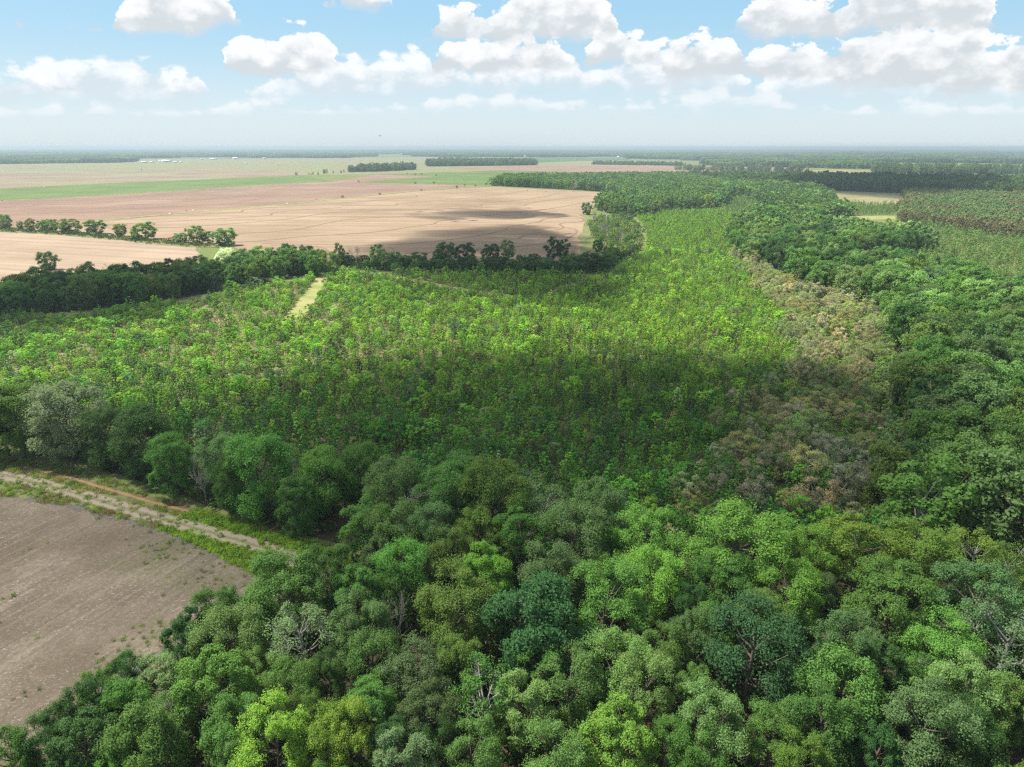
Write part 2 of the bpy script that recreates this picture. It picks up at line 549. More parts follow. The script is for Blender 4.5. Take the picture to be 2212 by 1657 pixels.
# small forms (single meshes)
SAP = []
for k in range(3):     # upright young trees, pointed
    SAP.append(join_np(*crown_form(100 + k, 1.0, 4.8, 0.2, 17, 4, 14, 0.215, shape='cone', scatter=(0.4, 1.3), twig=0.0, limb=0.3)))
for k in range(2):     # bushy young trees
    SAP.append(join_np(*crown_form(110 + k, 1.5, 4.2, 0.1, 14, 5, 15, 0.24, zlo=-0.9, scatter=(0.4, 1.3), twig=0.0, limb=0.6)))
for k in range(2):     # slim columns
    SAP.append(join_np(*crown_form(120 + k, 0.8, 5.2, 0.4, 14, 3, 12, 0.22, shape='column', scatter=(0.4, 1.4), twig=0.0, limb=0.6)))
SAP_FAR = []
for k in range(3):
    SAP_FAR.append(join_np(*crown_form(130 + k, 1.2, 4.8, 0.2, 10, 3, 6, 0.42, shape='cone', scatter=(0.4, 1.3), twig=0.0, limb=0.6)))
FAR = []
for k in range(3):
    FAR.append(join_np(*crown_form(140 + k, 6.0, 17, 0.3, 14, 5, 12, 1.25, twig=0.0, zlo=-0.95)))
FARP = []
for k in range(2):
    FARP.append(join_np(*crown_form(150 + k, 3.3, 12, 1.0, 10, 4, 7, 1.1, shape='cone', twig=0.0)))
SHRUB = []
for k in range(3):
    SHRUB.append(join_np(*crown_form(160 + k, 1.0, 1.3, 0.0, 8, 4, 8, 0.26, flat=0.7, scatter=(0.4, 1.4), twig=0.0, limb=0.5)))


def tuft_form(seed, n, h, spread, wid):
    rng = rs(seed)
    base = rng.normal(0, spread, (n, 3)); base[:, 2] = 0
    tip = base + rng.normal(0, spread * 0.8, (n, 3)); tip[:, 2] = h * rng.uniform(0.5, 1.1, n)
    side = rng.normal(size=(n, 3)); side[:, 2] = 0
    side *= wid / np.linalg.norm(side, axis=1, keepdims=True)
    V = np.stack([base - side, base + side, tip + side * 0.5, tip - side * 0.5], 1).reshape(-1, 3)
    return mesh_np('tuft', V, [np.arange(4 * n).reshape(n, 4)], [M_LEAF], None, rng.rand(n))


TUFT = [tuft_form(170 + k, 34, 0.75, 0.35, 0.045) for k in range(3)]


def patch_form(seed, size, ntree, per, lsize, hh):
    """a piece of distant canopy: many crowns of clumped leaves"""
    rng = rs(seed)
    C, N, L = [], [], []
    for i in range(ntree):
        p = rng.uniform(-size / 2, size / 2, 2)
        h = hh * rng.uniform(0.7, 1.12)
        R = rng.uniform(4.5, 7.5) * (lsize / 3.2) ** 0.5
        q = rng.normal(size=(per, 3)); q[:, 2] = np.abs(q[:, 2]) * 1.1 - 0.25
        q /= np.linalg.norm(q, axis=1, keepdims=True)
        C.append(np.array([p[0], p[1], h - R * 0.9]) + q * R * np.array([1, 1, 0.95]))
        N.append(q + rng.normal(0, 0.3, (per, 3)))
        L.append(np.clip(rng.rand() * 0.7 + rng.rand(per) * 0.3, 0, 1))
        m = per // 2                                        # leaves down to the ground
        a = rng.uniform(0, 6.28, m)
        C.append(np.stack([p[0] + np.cos(a) * R * .8, p[1] + np.sin(a) * R * .8, rng.uniform(0, h - R, m)], 1))
        N.append(np.stack([np.cos(a), np.sin(a), np.full(m, .4)], 1))
        L.append(np.clip(rng.rand(m), 0, 1))
    V, Q = leaf_quads(np.concatenate(C), np.concatenate(N), lsize, 0.9, rng)
    return mesh_np('canopy', V, [Q], [M_LEAF], None, np.concatenate(L))


PATCH = [patch_form(180 + k, 110, 120, 34, 3.2, 17) for k in range(3)]
PATCH_BIG = [patch_form(190 + k, 420, 420, 22, 9.0, 18) for k in range(2)]


# ------------------------------------------------------------------ scattering
def poly_mask(P, poly):
    x, y = P[:, 0], P[:, 1]
    inside = np.zeros(len(P), bool)
    n = len(poly)
    j = n - 1
    for i in range(n):
        xi, yi = poly[i]; xj, yj = poly[j]
        if yi != yj:
            c = ((yi > y) != (yj > y)) & (x < (xj - xi) * (y - yi) / (yj - yi) + xi)
            inside ^= c
        j = i
    return inside


def PW(pts):
    return np.array([G(x, y) for x, y in pts])


def scatter(poly, sx, sy, jit, seed, ang=0.0):
    """jittered rows of points inside a world polygon"""
    rng = rs(seed)
    poly = np.asarray(poly)
    ca, sa = math.cos(ang), math.sin(ang)
    Rm = np.array([[ca, sa], [-sa, ca]])
    q = poly @ Rm.T
    lo, hi = q.min(0), q.max(0)
    gx, gy = np.meshgrid(np.arange(lo[0], hi[0], sx), np.arange(lo[1], hi[1], sy), indexing='ij')
    P = np.stack([gx.ravel(), gy.ravel()], 1)
    P += rng.uniform(-0.5, 0.5, P.shape) * np.array([sx, sy]) * jit
    P = P @ Rm
    return P[poly_mask(P, poly)]


def project(P, z=0.0):
    """image position (2211 px copy) of world points, for choosing which plants lie in view"""
    d = np.stack([P[:, 0], P[:, 1], np.full(len(P), z - CAM_H)], 1)
    f = d[:, 1] * CP - d[:, 2] * SP
    u = d[:, 1] * SP + d[:, 2] * CP
    f = np.where(f < 1, 1, f)
    return (512 + F * d[:, 0] / f) / S, (383.5 - F * u / f) / S, f


def in_view(P, margin=130, z=5.0):
    X, Y, f = project(P, z)
    return (X > -margin) & (X < 2211 + margin) & (Y < 1657 + 2 * margin) & (f > 1.5)


def fbm(P, scale, seed):
    """cheap smooth 2D noise in 0..1"""
    rng = rs(seed)
    v = np.zeros(len(P))
    tot = 0
    for o in range(4):
        for k in range(4):
            a = rng.uniform(0, 6.28)
            w = rng.uniform(0.6, 1.4) * (2 ** o) / scale
            v += np.sin((P[:, 0] * math.cos(a) + P[:, 1] * math.sin(a)) * w * 6.28 + rng.uniform(0, 6.28)) * 0.6 ** o
            tot += 0.6 ** o
    return 0.5 + 0.9 * v / tot * 1.6


protos_cols = {}


def proto_collection(name, meshes):
    c = bpy.data.collections.new(name)
    for i, me in enumerate(meshes):
        o = bpy.data.objects.new('%s_form_%03d' % (name, i), me)
        c.objects.link(o)
    protos_cols[name] = c
    return c


def stuff(name, label, P, z, protos, tint, scale, seed, tilt=0.06):
    """one object for an uncountable mass; its plants are placed by geometry nodes"""
    rng = rs(seed)
    n = len(P)
    me = bpy.data.meshes.new(name)
    me.vertices.add(n)
    zz = np.full(n, z) if np.isscalar(z) else z
    me.vertices.foreach_set('co', np.column_stack([P, zz]).astype(np.float32).ravel())
    a = me.attributes.new('idx', 'INT', 'POINT'); a.data.foreach_set('value', rng.randint(0, len(protos), n).astype(np.int32))
    a = me.attributes.new('rot', 'FLOAT_VECTOR', 'POINT')
    a.data.foreach_set('vector', np.column_stack([rng.normal(0, tilt, n), rng.normal(0, tilt, n), rng.uniform(0, 6.28, n)]).astype(np.float32).ravel())
    a = me.attributes.new('scl', 'FLOAT_VECTOR', 'POINT'); a.data.foreach_set('vector', np.asarray(scale, np.float32).ravel())
    a = me.attributes.new('tint', 'FLOAT_COLOR', 'POINT'); a.data.foreach_set('color', np.column_stack([tint, np.ones(n)]).astype(np.float32).ravel())
    o = link(name, me)
    pc = proto_collection(name, protos)
    g = bpy.data.node_groups.new('plant_' + name, 'GeometryNodeTree')
    g.interface.new_socket('Geometry', in_out='INPUT', socket_type='NodeSocketGeometry')
    g.interface.new_socket('Geometry', in_out='OUTPUT', socket_type='NodeSocketGeometry')
    gi, go = g.nodes.new('NodeGroupInput'), g.nodes.new('NodeGroupOutput')
    ip = g.nodes.new('GeometryNodeInstanceOnPoints')
    ci = g.nodes.new('GeometryNodeCollectionInfo')
    ci.inputs['Collection'].default_value = pc
    ci.inputs['Separate Children'].default_value = True
    ci.inputs['Reset Children'].default_value = True

    def na(nm, ty):
        q = g.nodes.new('GeometryNodeInputNamedAttribute'); q.data_type = ty
        q.inputs['Name'].default_value = nm
        return q.outputs['Attribute']
    L = g.links.new
    L(gi.outputs[0], ip.inputs['Points']); L(ci.outputs[0], ip.inputs['Instance'])
    ip.inputs['Pick Instance'].default_value = True
    L(na('idx', 'INT'), ip.inputs['Instance Index'])
    L(na('rot', 'FLOAT_VECTOR'), ip.inputs['Rotation'])
    L(na('scl', 'FLOAT_VECTOR'), ip.inputs['Scale'])
    L(ip.outputs[0], go.inputs[0])
    md = o.modifiers.new('plants', 'NODES'); md.node_group = g
    o['label'] = label
    o['kind'] = 'stuff'
    return o


def tints(n, base, var, seed, hue=0.0):
    """natural spread of leaf colour from plant to plant"""
    rng = rs(seed)
    b = np.asarray(base)[None, :] if np.ndim(base) == 1 else np.asarray(base)
    v = np.exp(rng.normal(0, var, (n, 1)))
    h = rng.normal(0, hue, (n, 1)) * np.array([[1.0, 0.25, -0.3]])
    return np.clip(b * v * np.exp(h), 0.004, 0.6)


def scl3(n, lo, hi, seed, asp=0.15):
    rng = rs(seed)
    s = rng.uniform(lo, hi, n)
    return np.column_stack([s * rng.uniform(1 - asp, 1 + asp, n), s * rng.uniform(1 - asp, 1 + asp, n), s * rng.uniform(1 - asp, 1 + asp, n)])


# ------------------------------------------------------------------ ground, fields, tracks
def roughen(P, step, amp, seed, closed=True):
    """subdivide an outline and make it wander a little"""
    rng = rs(seed)
    out = []
    n = len(P)
    for i in range(n if closed else n - 1):
        a, b = P[i], P[(i + 1) % n]
        L = np.linalg.norm(b - a)
        k = int(min(60, max(1, L / step)))
        nn = np.array([-(b - a)[1], (b - a)[0]]) / (L + 1e-6)
        for j in range(k):
            off = nn * rng.normal(0, amp) if j else 0
            out.append(a + (b - a) * j / k + off)
    if not closed:
        out.append(P[-1])
    return np.array(out)


def sheet(name, P, z, mat, step=8, amp=0.5, seed=1):
    P = roughen(np.asarray(P), step, amp, seed)
    bm = bmesh.new()
    f = bm.faces.new([bm.verts.new((p[0], p[1], z)) for p in P])
    if f.normal.z < 0 or True:
        f.normal_update()
        if f.normal.z < 0:
            f.normal_flip()
    bmesh.ops.triangulate(bm, faces=bm.faces[:])
    me = bpy.data.meshes.new(name)
    bm.to_mesh(me); bm.free()
    me.materials.append(mat)
    o = link(name, me)
    o['kind'] = 'structure'
    return o


def smooth_line(P, n=8):
    P = np.asarray(P, float)
    t = np.arange(len(P))
    Q = np.concatenate([[2 * P[0] - P[1]], P, [2 * P[-1] - P[-2]]])
    out = []
    for i in range(len(P) - 1):
        p0, p1, p2, p3 = Q[i], Q[i + 1], Q[i + 2], Q[i + 3]
        for u in np.linspace(0, 1, n, endpoint=False):
            out.append(0.5 * ((2 * p1) + (-p0 + p2) * u + (2 * p0 - 5 * p1 + 4 * p2 - p3) * u * u + (-p0 + 3 * p1 - 3 * p2 + p3) * u ** 3))
    out.append(P[-1])
    return np.array(out)


def strip(name, line, width, z, mat, profile=((-.5, 0), (.5, 0)), seed=1, wob=0.1):
    """ribbon along a line with a cross profile; stores u (across) as an attribute"""
    rng = rs(seed)
    L = np.asarray(line)
    T = np.gradient(L, axis=0)
    T /= np.linalg.norm(T, axis=1, keepdims=True) + 1e-9
    Nn = np.stack([-T[:, 1], T[:, 0]], 1)
    w = np.asarray(width) * (1 + rng.normal(0, wob, len(L))) if np.isscalar(width) else np.asarray(width)
    k = len(profile)
    V = np.zeros((len(L), k, 3))
    for i, (u, h) in enumerate(profile):
        V[:, i, :2] = L + Nn * (u * w)[:, None]
        V[:, i, 2] = z + h
    n = len(L)
    idx = np.arange(n * k).reshape(n, k)
    Q = np.stack([idx[:-1, :-1], idx[1:, :-1], idx[1:, 1:], idx[:-1, 1:]], -1).reshape(-1, 4)[:, ::-1]
    me = mesh_np(name, V.reshape(-1, 3), [Q], [mat])
    a = me.attributes.new('u', 'FLOAT', 'POINT')
    a.data.foreach_set('value', np.tile(np.array([p[0] for p in profile], np.float32), n))
    o = link(name, me)
    o['kind'] = 'structure'
    return o


ROWANG = math.atan2(0.285, 0.958)      # planting rows run this way (clockwise from +Y)

# general ground: rough grass, dry and green
m_ground, t = new_mat('rough_grass')
p = t.pos()
a = t.noise(p, 0.02, 5, 0.6)
b = t.noise(p, 0.35, 4, 0.65)
f1 = t.rng(t.m('ADD', t.m('MULTIPLY', a, 0.55), t.m('MULTIPLY', b, 0.45)), 0.48, 0.68, smooth=True)
cc = t.mix(f1, (0.12, 0.155, 0.045), (0.26, 0.235, 0.14))
cc = t.mix(t.rng(t.noise(p, 2.2, 3, 0.7), 0.35, 0.7, 0.0, 0.55), cc, (0.075, 0.08, 0.035))
finish(t, cc, 0.95, 0.05, b, 0.6, 0.5)

g = 45000.0
gv = [(-g, -3000, 0), (g, -3000, 0), (g, g, 0), (-g, g, 0)]
o = link('ground', mesh_np('ground', gv, [np.array([[0, 1, 2, 3]])], [m_ground]))
o['kind'] = 'structure'

# forest floor
m_floor, t = new_mat('leaf_litter')
p = t.pos()
b = t.noise(p, 0.5, 5, 0.65)
cc = t.mix(t.rng(t.noise(p, 0.08, 3), 0.4, 0.62, smooth=True), (0.078, 0.060, 0.042), (0.045, 0.058, 0.024))
cc = t.mix(t.rng(b, 0.35, 0.7), cc, (0.07, 0.052, 0.036))
finish(t, cc, 0.95, 0.05, b, 0.6, 0.4)


def soil_mat(name, c1, c2, rot, row=0.55, period=1.6, big=0.008, rowc=None, green=None):
    """tilled soil: broad tone changes, crop rows, clods"""
    m, t = new_mat(name)
    p = t.pos()
    a = t.noise(p, big, 4, 0.6)
    q = t.mapping(p, (1, 1, 1), rot)
    st = t.noise(t.mapping(q, (0.0016, period * 0.06, 1)), 1.0, 3, 0.65)
    st2 = t.noise(t.mapping(q, (0.004, period * 0.25, 1)), 1.0, 2, 0.6)
    f = t.m('ADD', t.m('MULTIPLY', a, 0.42), t.m('ADD', t.m('MULTIPLY', st, 0.34), t.m('MULTIPLY', st2, 0.24)))
    cc = t.mix(t.rng(f, 0.41, 0.59), tuple(x * 0.88 for x in c1), c2)
    cl = t.noise(p, 1.2, 3, 0.7)
    cc = t.mix(t.rng(cl, 0.35, 0.75, 0.0, 0.28), cc, tuple(x * 0.62 for x in c1))
    if green:
        cc = t.mix(t.rng(t.noise(p, 0.004, 4, 0.6), 0.42, 0.62), cc, green)
    finish(t, cc, 0.95, 0.05)
    return m


ANG_F = math.radians(4)
m_soil = soil_mat('tilled_soil', (0.215, 0.155, 0.102), (0.30, 0.228, 0.156), ANG_F)
m_soil2 = soil_mat('pale_soil', (0.24, 0.182, 0.13), (0.325, 0.25, 0.182), math.radians(18))
m_soil3 = soil_mat('red_soil', (0.185, 0.122, 0.088), (0.245, 0.172, 0.128), ANG_F, green=None)
m_past = soil_mat('mixed_field', (0.175, 0.155, 0.09), (0.235, 0.205, 0.125), ANG_F, green=(0.15, 0.175, 0.075))
m_brownfar = soil_mat('brown_grey_field', (0.18, 0.138, 0.105), (0.225, 0.175, 0.125), ANG_F, green=(0.19, 0.18, 0.10))
m_crop = soil_mat('young_crop', (0.085, 0.135, 0.04), (0.125, 0.165, 0.058), ANG_F)
m_crop2 = soil_mat('green_crop', (0.06, 0.115, 0.042), (0.085, 0.135, 0.05), ANG_F)
m_rfield = soil_mat('ripening_field', (0.165, 0.17, 0.07), (0.25, 0.215, 0.12), math.radians(-25), big=0.012)

# near field: stubble with pale straw
m_stub, t = new_mat('stubble')
p = t.pos()
a = t.noise(p, 0.035, 5, 0.6)
cc = t.mix(t.rng(a, 0.38, 0.62, smooth=True), (0.102, 0.084, 0.060), (0.190, 0.162, 0.125))
gr = t.noise(p, 0.028, 4, 0.6)
cc = t.mix(t.rng(gr, 0.50, 0.66, 0, 0.65, smooth=True), cc, (0.095, 0.11, 0.045))
cl = t.noise(p, 1.3, 4, 0.7)
cc = t.mix(t.rng(cl, 0.36, 0.64, 0.0, 0.6), cc, (0.085, 0.064, 0.046))
qm = t.mapping(p, (1.1, 2.0, 1), math.radians(12))
s1 = t.noise(qm, 1.7, 3, 0.6, 1.2)
s2 = t.noise(p, 0.06, 3, 0.6)
q2 = t.mapping(t.mapping(p, (1, 1, 1), math.radians(-65)), (0.03, 0.42, 1))
wt = t.noise(q2, 1.0, 3, 0.6)
cc = t.mix(t.rng(wt, 0.50, 0.66, 0, 0.6, smooth=True), cc, (0.085, 0.074, 0.056))
wt2 = t.noise(t.mapping(t.mapping(p, (1, 1, 1), math.radians(-65)), (0.012, 0.9, 1)), 1.0, 2, 0.5)
cc = t.mix(t.rng(wt2, 0.56, 0.68, 0, 0.25, smooth=True), cc, (0.20, 0.172, 0.135))
dp = t.noise(p, 0.018, 4, 0.55)
cc = t.mix(t.rng(dp, 0.5, 0.62, 0, 0.45, smooth=True), cc, (0.075, 0.066, 0.05))
st = t.m('MULTIPLY', t.rng(s1, 0.575, 0.66, smooth=True), t.rng(s2, 0.36, 0.62, 0.25, 1.0))
cc = t.mix(t.m('MULTIPLY', st, 0.55), cc, (0.36, 0.32, 0.27))
finish(t, cc, 0.95, 0.05, cl, 0.7, 0.35)

m_verge, t = new_mat('verge')
p = t.pos()
a = t.noise(p, 0.14, 5, 0.65)
b = t.noise(p, 1.1, 4, 0.7)
cc = t.mix(t.rng(a, 0.4, 0.6, smooth=True), (0.125, 0.17, 0.045), (0.19, 0.165, 0.105))
cc = t.mix(t.rng(b, 0.35, 0.7, 0, 0.5), cc, (0.085, 0.095, 0.04))
finish(t, cc, 0.95, 0.05, b, 0.6, 0.3)

m_track, t = new_mat('dirt_track')
p = t.pos()
u = t.n('ShaderNodeAttribute', attribute_type='GEOMETRY', attribute_name='u').outputs['Fac']
w = t.m('ADD', u, t.m('MULTIPLY', t.m('SUBTRACT', t.noise(p, 0.4, 3), 0.5), 0.22))
rut = t.m('ABSOLUTE', t.m('SUBTRACT', t.m('ABSOLUTE', w), 0.23))
f = t.rng(t.m('ADD', rut, t.m('MULTIPLY', t.noise(p, 1.4, 4, 0.7), 0.25)), 0.20, 0.34, smooth=True)
cc = t.mix(f, (0.235, 0.20, 0.16), (0.13, 0.14, 0.065))
cc = t.mix(t.rng(t.noise(p, 2.5, 3, 0.7), 0.4, 0.7, 0, 0.45), cc, (0.16, 0.13, 0.095))
finish(t, cc, 0.95, 0.05)

m_mud, t = new_mat('dark_mud')
p = t.pos()
b = t.noise(p, 0.9, 4, 0.7)
finish(t, t.mix(t.rng(b, 0.35, 0.65), (0.05, 0.044, 0.038), (0.115, 0.098, 0.078)), 0.7, 0.3, b, 0.5, 0.2)
m_bank, t = new_mat('ditch_bank')
p = t.pos()
b = t.noise(p, 0.6, 4, 0.7)
finish(t, t.mix(t.rng(b, 0.4, 0.6), (0.10, 0.07, 0.045), (0.13, 0.135, 0.06)), 0.95, 0.05, b, 0.6, 0.3)
m_ditch, t = new_mat('muddy_water')
p = t.pos()
finish(t, t.mix(t.noise(p, 0.3, 3), (0.205, 0.135, 0.062), (0.275, 0.185, 0.09)), 0.25, 0.4)
m_grassland, t = new_mat('mown_grass')
p = t.pos()
a = t.noise(p, 0.12, 4, 0.6)
cc = t.mix(t.rng(a, 0.38, 0.62), (0.16, 0.20, 0.06), (0.27, 0.255, 0.115))
finish(t, t.mix(t.rng(t.noise(p, 1.5, 3, 0.7), 0.4, 0.7, 0, 0.4), cc, (0.13, 0.14, 0.05)), 0.95, 0.05)
m_farfloor, t = new_mat('dark_wood_floor')
finish(t, (0.045, 0.06, 0.025), 0.95, 0.05)  # one even dark green floor colour
m_levee, t = new_mat('wet_ridge')
finish(t, (0.165, 0.118, 0.083), 0.9, 0.1)
m_farm, t = new_mat('gravel')
finish(t, (0.36, 0.32, 0.27), 0.95, 0.05)
m_pale, t = new_mat('bare_pale_field')
finish(t, (0.44, 0.37, 0.28), 0.95, 0.05)


def C1(x, y): return (0.3331 * x, 296.9 + 0.3331 * y)
def C2(x, y): return (736.8 + 0.3331 * x, 296.9 + 0.3331 * y)
def C3(x, y): return (1473.7 + 0.3331 * x, 296.9 + 0.3331 * y)


# near field and verge
NEAR_FIELD = [(-900, 2100), (-500, 1400), (-260, 1120), (-60, 1063), (60, 1078), (170, 1098), (270, 1122), (360, 1150), (430, 1176), (500, 1208), (560, 1238), (575, 1262), (500, 1330), (420, 1392), (370, 1432), (290, 1470), (170, 1550), (60, 1640), (-60, 1760), (-300, 2000)]
VERGE = [(-300, 1000), (-60, 972), (60, 985), (190, 1010), (330, 1066), (470, 1110), (600, 1150), (700, 1175), (790, 1200), (700, 1290), (600, 1300), (420, 1430), (100, 1700), (-400, 2200), (-900, 2100), (-500, 1400)]
sheet('verge', PW(VERGE), 0.004, m_verge, 4, 0.5, 3)
sheet('stubble_field', PW(NEAR_FIELD), 0.012, m_stub, 4, 0.5, 4)
FOREST = [(-500, 2300), (-60, 1760), (60, 1655), (180, 1565), (300, 1490), (390, 1440), (480, 1372), (570, 1318), (640, 1262), (720, 1232), (790, 1192), (640, 1148), (470, 1098), (330, 1052), (190, 1000), (60, 972), (-60, 962), (-200, 950), (-200, 880), (0, 895), (160, 915), (330, 950), (560, 1010), (780, 1050), (1000, 1085), (1250, 1125), (1500, 1160), (1700, 1180), (1900, 1190), (2300, 1220), (2600, 1300), (2900, 2300)]
FOREST_W = PW(FOREST)
sheet('forest_floor', FOREST_W, 0.008, m_floor, 5, 1.0, 5)
track_line = smooth_line(PW([(-420, 985), (-160, 1003), (0, 1024), (150, 1062), (300, 1106), (420, 1140), (520, 1168), (600, 1193), (650, 1222), (690, 1260)]), 14)
strip('dirt_track', track_line, 4.8, 0.020, m_track, ((-.5, 0), (-.23, -.0), (0, 0.0), (.23, -.0), (.5, 0)), 2, 0.05)
bank_line = smooth_line(PW([(-300, 960), (-80, 985), (55, 1012), (150, 1034), (230, 1058), (300, 1080), (370, 1098), (420, 1110), (500, 1135), (580, 1160), (660, 1180), (740, 1196)]), 14)
strip('ditch_bank', bank_line, 4.6, 0.016, m_bank, ((-.5, 0.0), (0, 0), (.5, 0)), 3, 0.15)
dl = smooth_line(PW([(52, 1008), (90, 1018), (150, 1031), (210, 1050), (270, 1067), (330, 1085), (380, 1097), (412, 1106)]), 14)
wd = 0.9 + 0.25 * np.sin(np.arange(len(dl)) * 0.7) + 0.15 * np.sin(np.arange(len(dl)) * 1.9)
wd[:4] *= 0.5; wd[-6:] *= 0.6
strip('ditch_water', dl, wd * 0.95, 0.040, m_ditch, ((-.5, 0), (.5, 0)), 4)
ml = smooth_line(PW([(60, 1074), (150, 1092), (260, 1120), (360, 1150), (430, 1175), (500, 1208), (560, 1236), (590, 1246)]), 10)
strip('mud_strip', ml, 2.2, 0.024, m_mud, ((-.5, 0), (.5, 0)), 5, 0.35)
ml = smooth_line(PW([(120, 1560), (190, 1520), (260, 1466), (340, 1410), (392, 1376)]), 10)
strip('mud_wheel_rut', ml, 1.1, 0.024, m_mud, ((-.5, 0), (.5, 0)), 6, 0.4)

# lane and mown paths through the plantation
LANE = [(606, 706), (640, 700), (668, 672), (700, 622), (722, 582), (700, 580), (688, 592), (660, 630), (630, 668), (596, 700)]
sheet('mown_lane', PW(LANE), 0.02, m_grassland, 4, 0.4, 7)
pl = smooth_line(PW([(706, 580), (770, 582), (830, 594), (900, 608), (980, 624), (1060, 636), (1110, 644)]), 8)
strip('mown_path', pl, 9.0, 0.03, m_grassland, ((-.5, 0), (.5, 0)), 8, 0.15)
pl2 = smooth_line(PW([(1180, 640), (1250, 612), (1305, 590), (1345, 560), (1380, 520)]), 8)
strip('mown_edge_path', pl2, 7.0, 0.03, m_grassland, ((-.5, 0), (.5, 0)), 9, 0.15)

# fields, far to near (each sheet a little above the one below)
zf = 0.03
sheet('mixed_field', PW([C1(-900, 142), C1(0, 174), C1(800, 165), C1(840, 148), C1(950, 142), C1(2212, 134), C2(560, 125), C2(1180, 150), C2(2100, 152), C2(2212, 165), C2(2212, 215), C2(900, 235), C2(0, 240), C1(1400, 250), C1(0, 330), C1(-900, 380)]), zf, m_past, 60, 2, 11)
sheet('grey_brown_field', PW([C1(-900, 235), C1(0, 222), C1(900, 214), C1(1700, 210), C1(2100, 232), C1(1720, 258), C1(700, 300), C1(0, 332), C1(-900, 385)]), zf + .04, m_brownfar, 60, 2, 12)
sheet('green_field', PW([C1(-900, 380), C1(0, 332), C1(700, 297), C1(1300, 272), C1(1720, 253), C1(1990, 249), C1(2150, 284), C1(1830, 300), C1(700, 372), C1(0, 408), C1(-900, 450)]), zf + .08, m_crop, 40, 1.5, 13)
sheet('brown_field', PW([C1(-900, 455), C1(0, 410), C1(700, 374), C1(1830, 302), C1(2150, 286), C2(240, 240), C2(640, 248), C2(380, 268), C2(100, 287), C2(600, 302), C2(975, 308), C2(500, 345), C2(0, 395), C1(1850, 432), C1(1100, 497), C1(530, 548), C1(0, 590), C1(-900, 640)]), zf + .05, m_soil3, 40, 1.5, 14)
sheet('tilled_field', PW([C1(-900, 660), C1(0, 594), C1(530, 551), C1(1100, 500), C1(1850, 435), C2(0, 398), C2(500, 348), C2(960, 318), C2(1780, 360), C2(1815, 400), C2(1650, 420), C2(1600, 500), C2(1570, 570), C2(1560, 660), C2(1590, 740), C2(1400, 800), C2(700, 830), C1(2150, 840), C1(1700, 760), C1(1500, 706), C1(1270, 700), C1(700, 650), C1(0, 604), C1(-900, 560)]), zf + .06, m_soil, 25, 1.0, 15)
sheet('pale_field', PW([C1(-900, 560), C1(0, 606), C1(700, 655), C1(1275, 708), C1(1280, 790), C1(1000, 900), C1(0, 1060), C1(-900, 1120)]), zf + .07, m_soil2, 20, 0.8, 16)
sheet('far_green_field', PW([C2(1200, 131), C2(1870, 131), C2(1880, 147), C2(1550, 152), C2(1200, 165), C2(900, 150)]), zf + .1, m_crop2, 60, 2, 17)
sheet('crop_field', PW([C2(240, 238), C2(1060, 214), C2(1490, 222), C2(1300, 260), C2(1000, 300), C2(980, 312), C2(600, 304), C2(100, 289), C2(380, 270), C2(640, 250)]), zf + .11, m_crop, 40, 1.5, 18)
sheet('red_field', PW([C2(680, 203), C2(1240, 181), C2(2212, 186), C2(2400, 200), C2(1900, 225), C2(1640, 222), C2(1000, 213)]), zf + .12, m_soil3, 40, 1.5, 19)
sheet('ripening_field', PW([C3(640, 326), C3(900, 332), C3(1440, 358), C3(1430, 440), C3(1000, 432), C3(940, 400)]), zf + .05, m_rfield, 20, 0.8, 20)
sheet('tan_field', PW([C3(560, 226), C3(950, 206), C3(1240, 212), C3(1260, 230), C3(1930, 240), C3(1930, 252), C3(900, 236)]), zf + .1, m_rfield, 30, 1, 21)
sheet('pale_strip_field', PW([C3(1380, 178), C3(1600, 176), C3(2400, 182), C3(2400, 196), C3(1400, 190)]), zf + .1, m_pale, 40, 1, 22)
sheet('brown_strip_field', PW([C3(-60, 196), C3(400, 192), C3(780, 200), C3(760, 220), C3(200, 220), C3(-60, 222)]), zf + .1, m_soil3, 40, 1, 23)
sheet('bare_far_field', PW([C3(640, 98), C3(770, 98), C3(770, 112), C3(640, 112)]), zf + .2, m_pale, 40, 1, 24)
sheet('bright_clearing', PW([C3(840, 478), C3(910, 474), C3(930, 510), C3(1380, 508), C3(1390, 530), C3(880, 536), C3(850, 520)]), 0.05, m_grassland, 10, 0.6, 25)
sheet('small_clearing', PW([C3(1180, 690), C3(1350, 685), C3(1360, 712), C3(1190, 716)]), 0.05, m_grassland, 10, 0.6, 26)
strip('grass_levee_track', smooth_line(PW([C1(-200, 605), C1(530, 549), C1(1100, 498), C1(1850, 433), C2(0, 396), C2(500, 346), C2(960, 313)]), 10), 6.0, zf + .12, m_grassland, ((-.5, 0), (-.3, .5), (.3, .5), (.5, 0)), 10, 0.15)
strip('field_edge_track', smooth_line(PW([C3(300, 306), C3(620, 325), C3(900, 334), C3(1440, 356)]), 8), 9.0, zf + .14, m_farm, ((-.5, 0), (.5, 0)), 11, 0.1)
m_fringe = m_verge
strip('field_margin', smooth_line(PW([C2(1560, 500), C2(1610, 530), C2(1600, 600), C2(1565, 660), C2(1590, 740), C2(1640, 790)]), 8), 9.0, zf + .14, m_fringe, ((-.5, 0), (.5, 0)), 12, 0.3)
strip('crop_margin', smooth_line(PW([C1(-300, 425), C1(0, 409), C1(700, 373), C1(1830, 301), C1(2150, 285)]), 6), 6.0, zf + .14, m_grassland, ((-.5, 0), (.5, 0)), 13, 0.3)

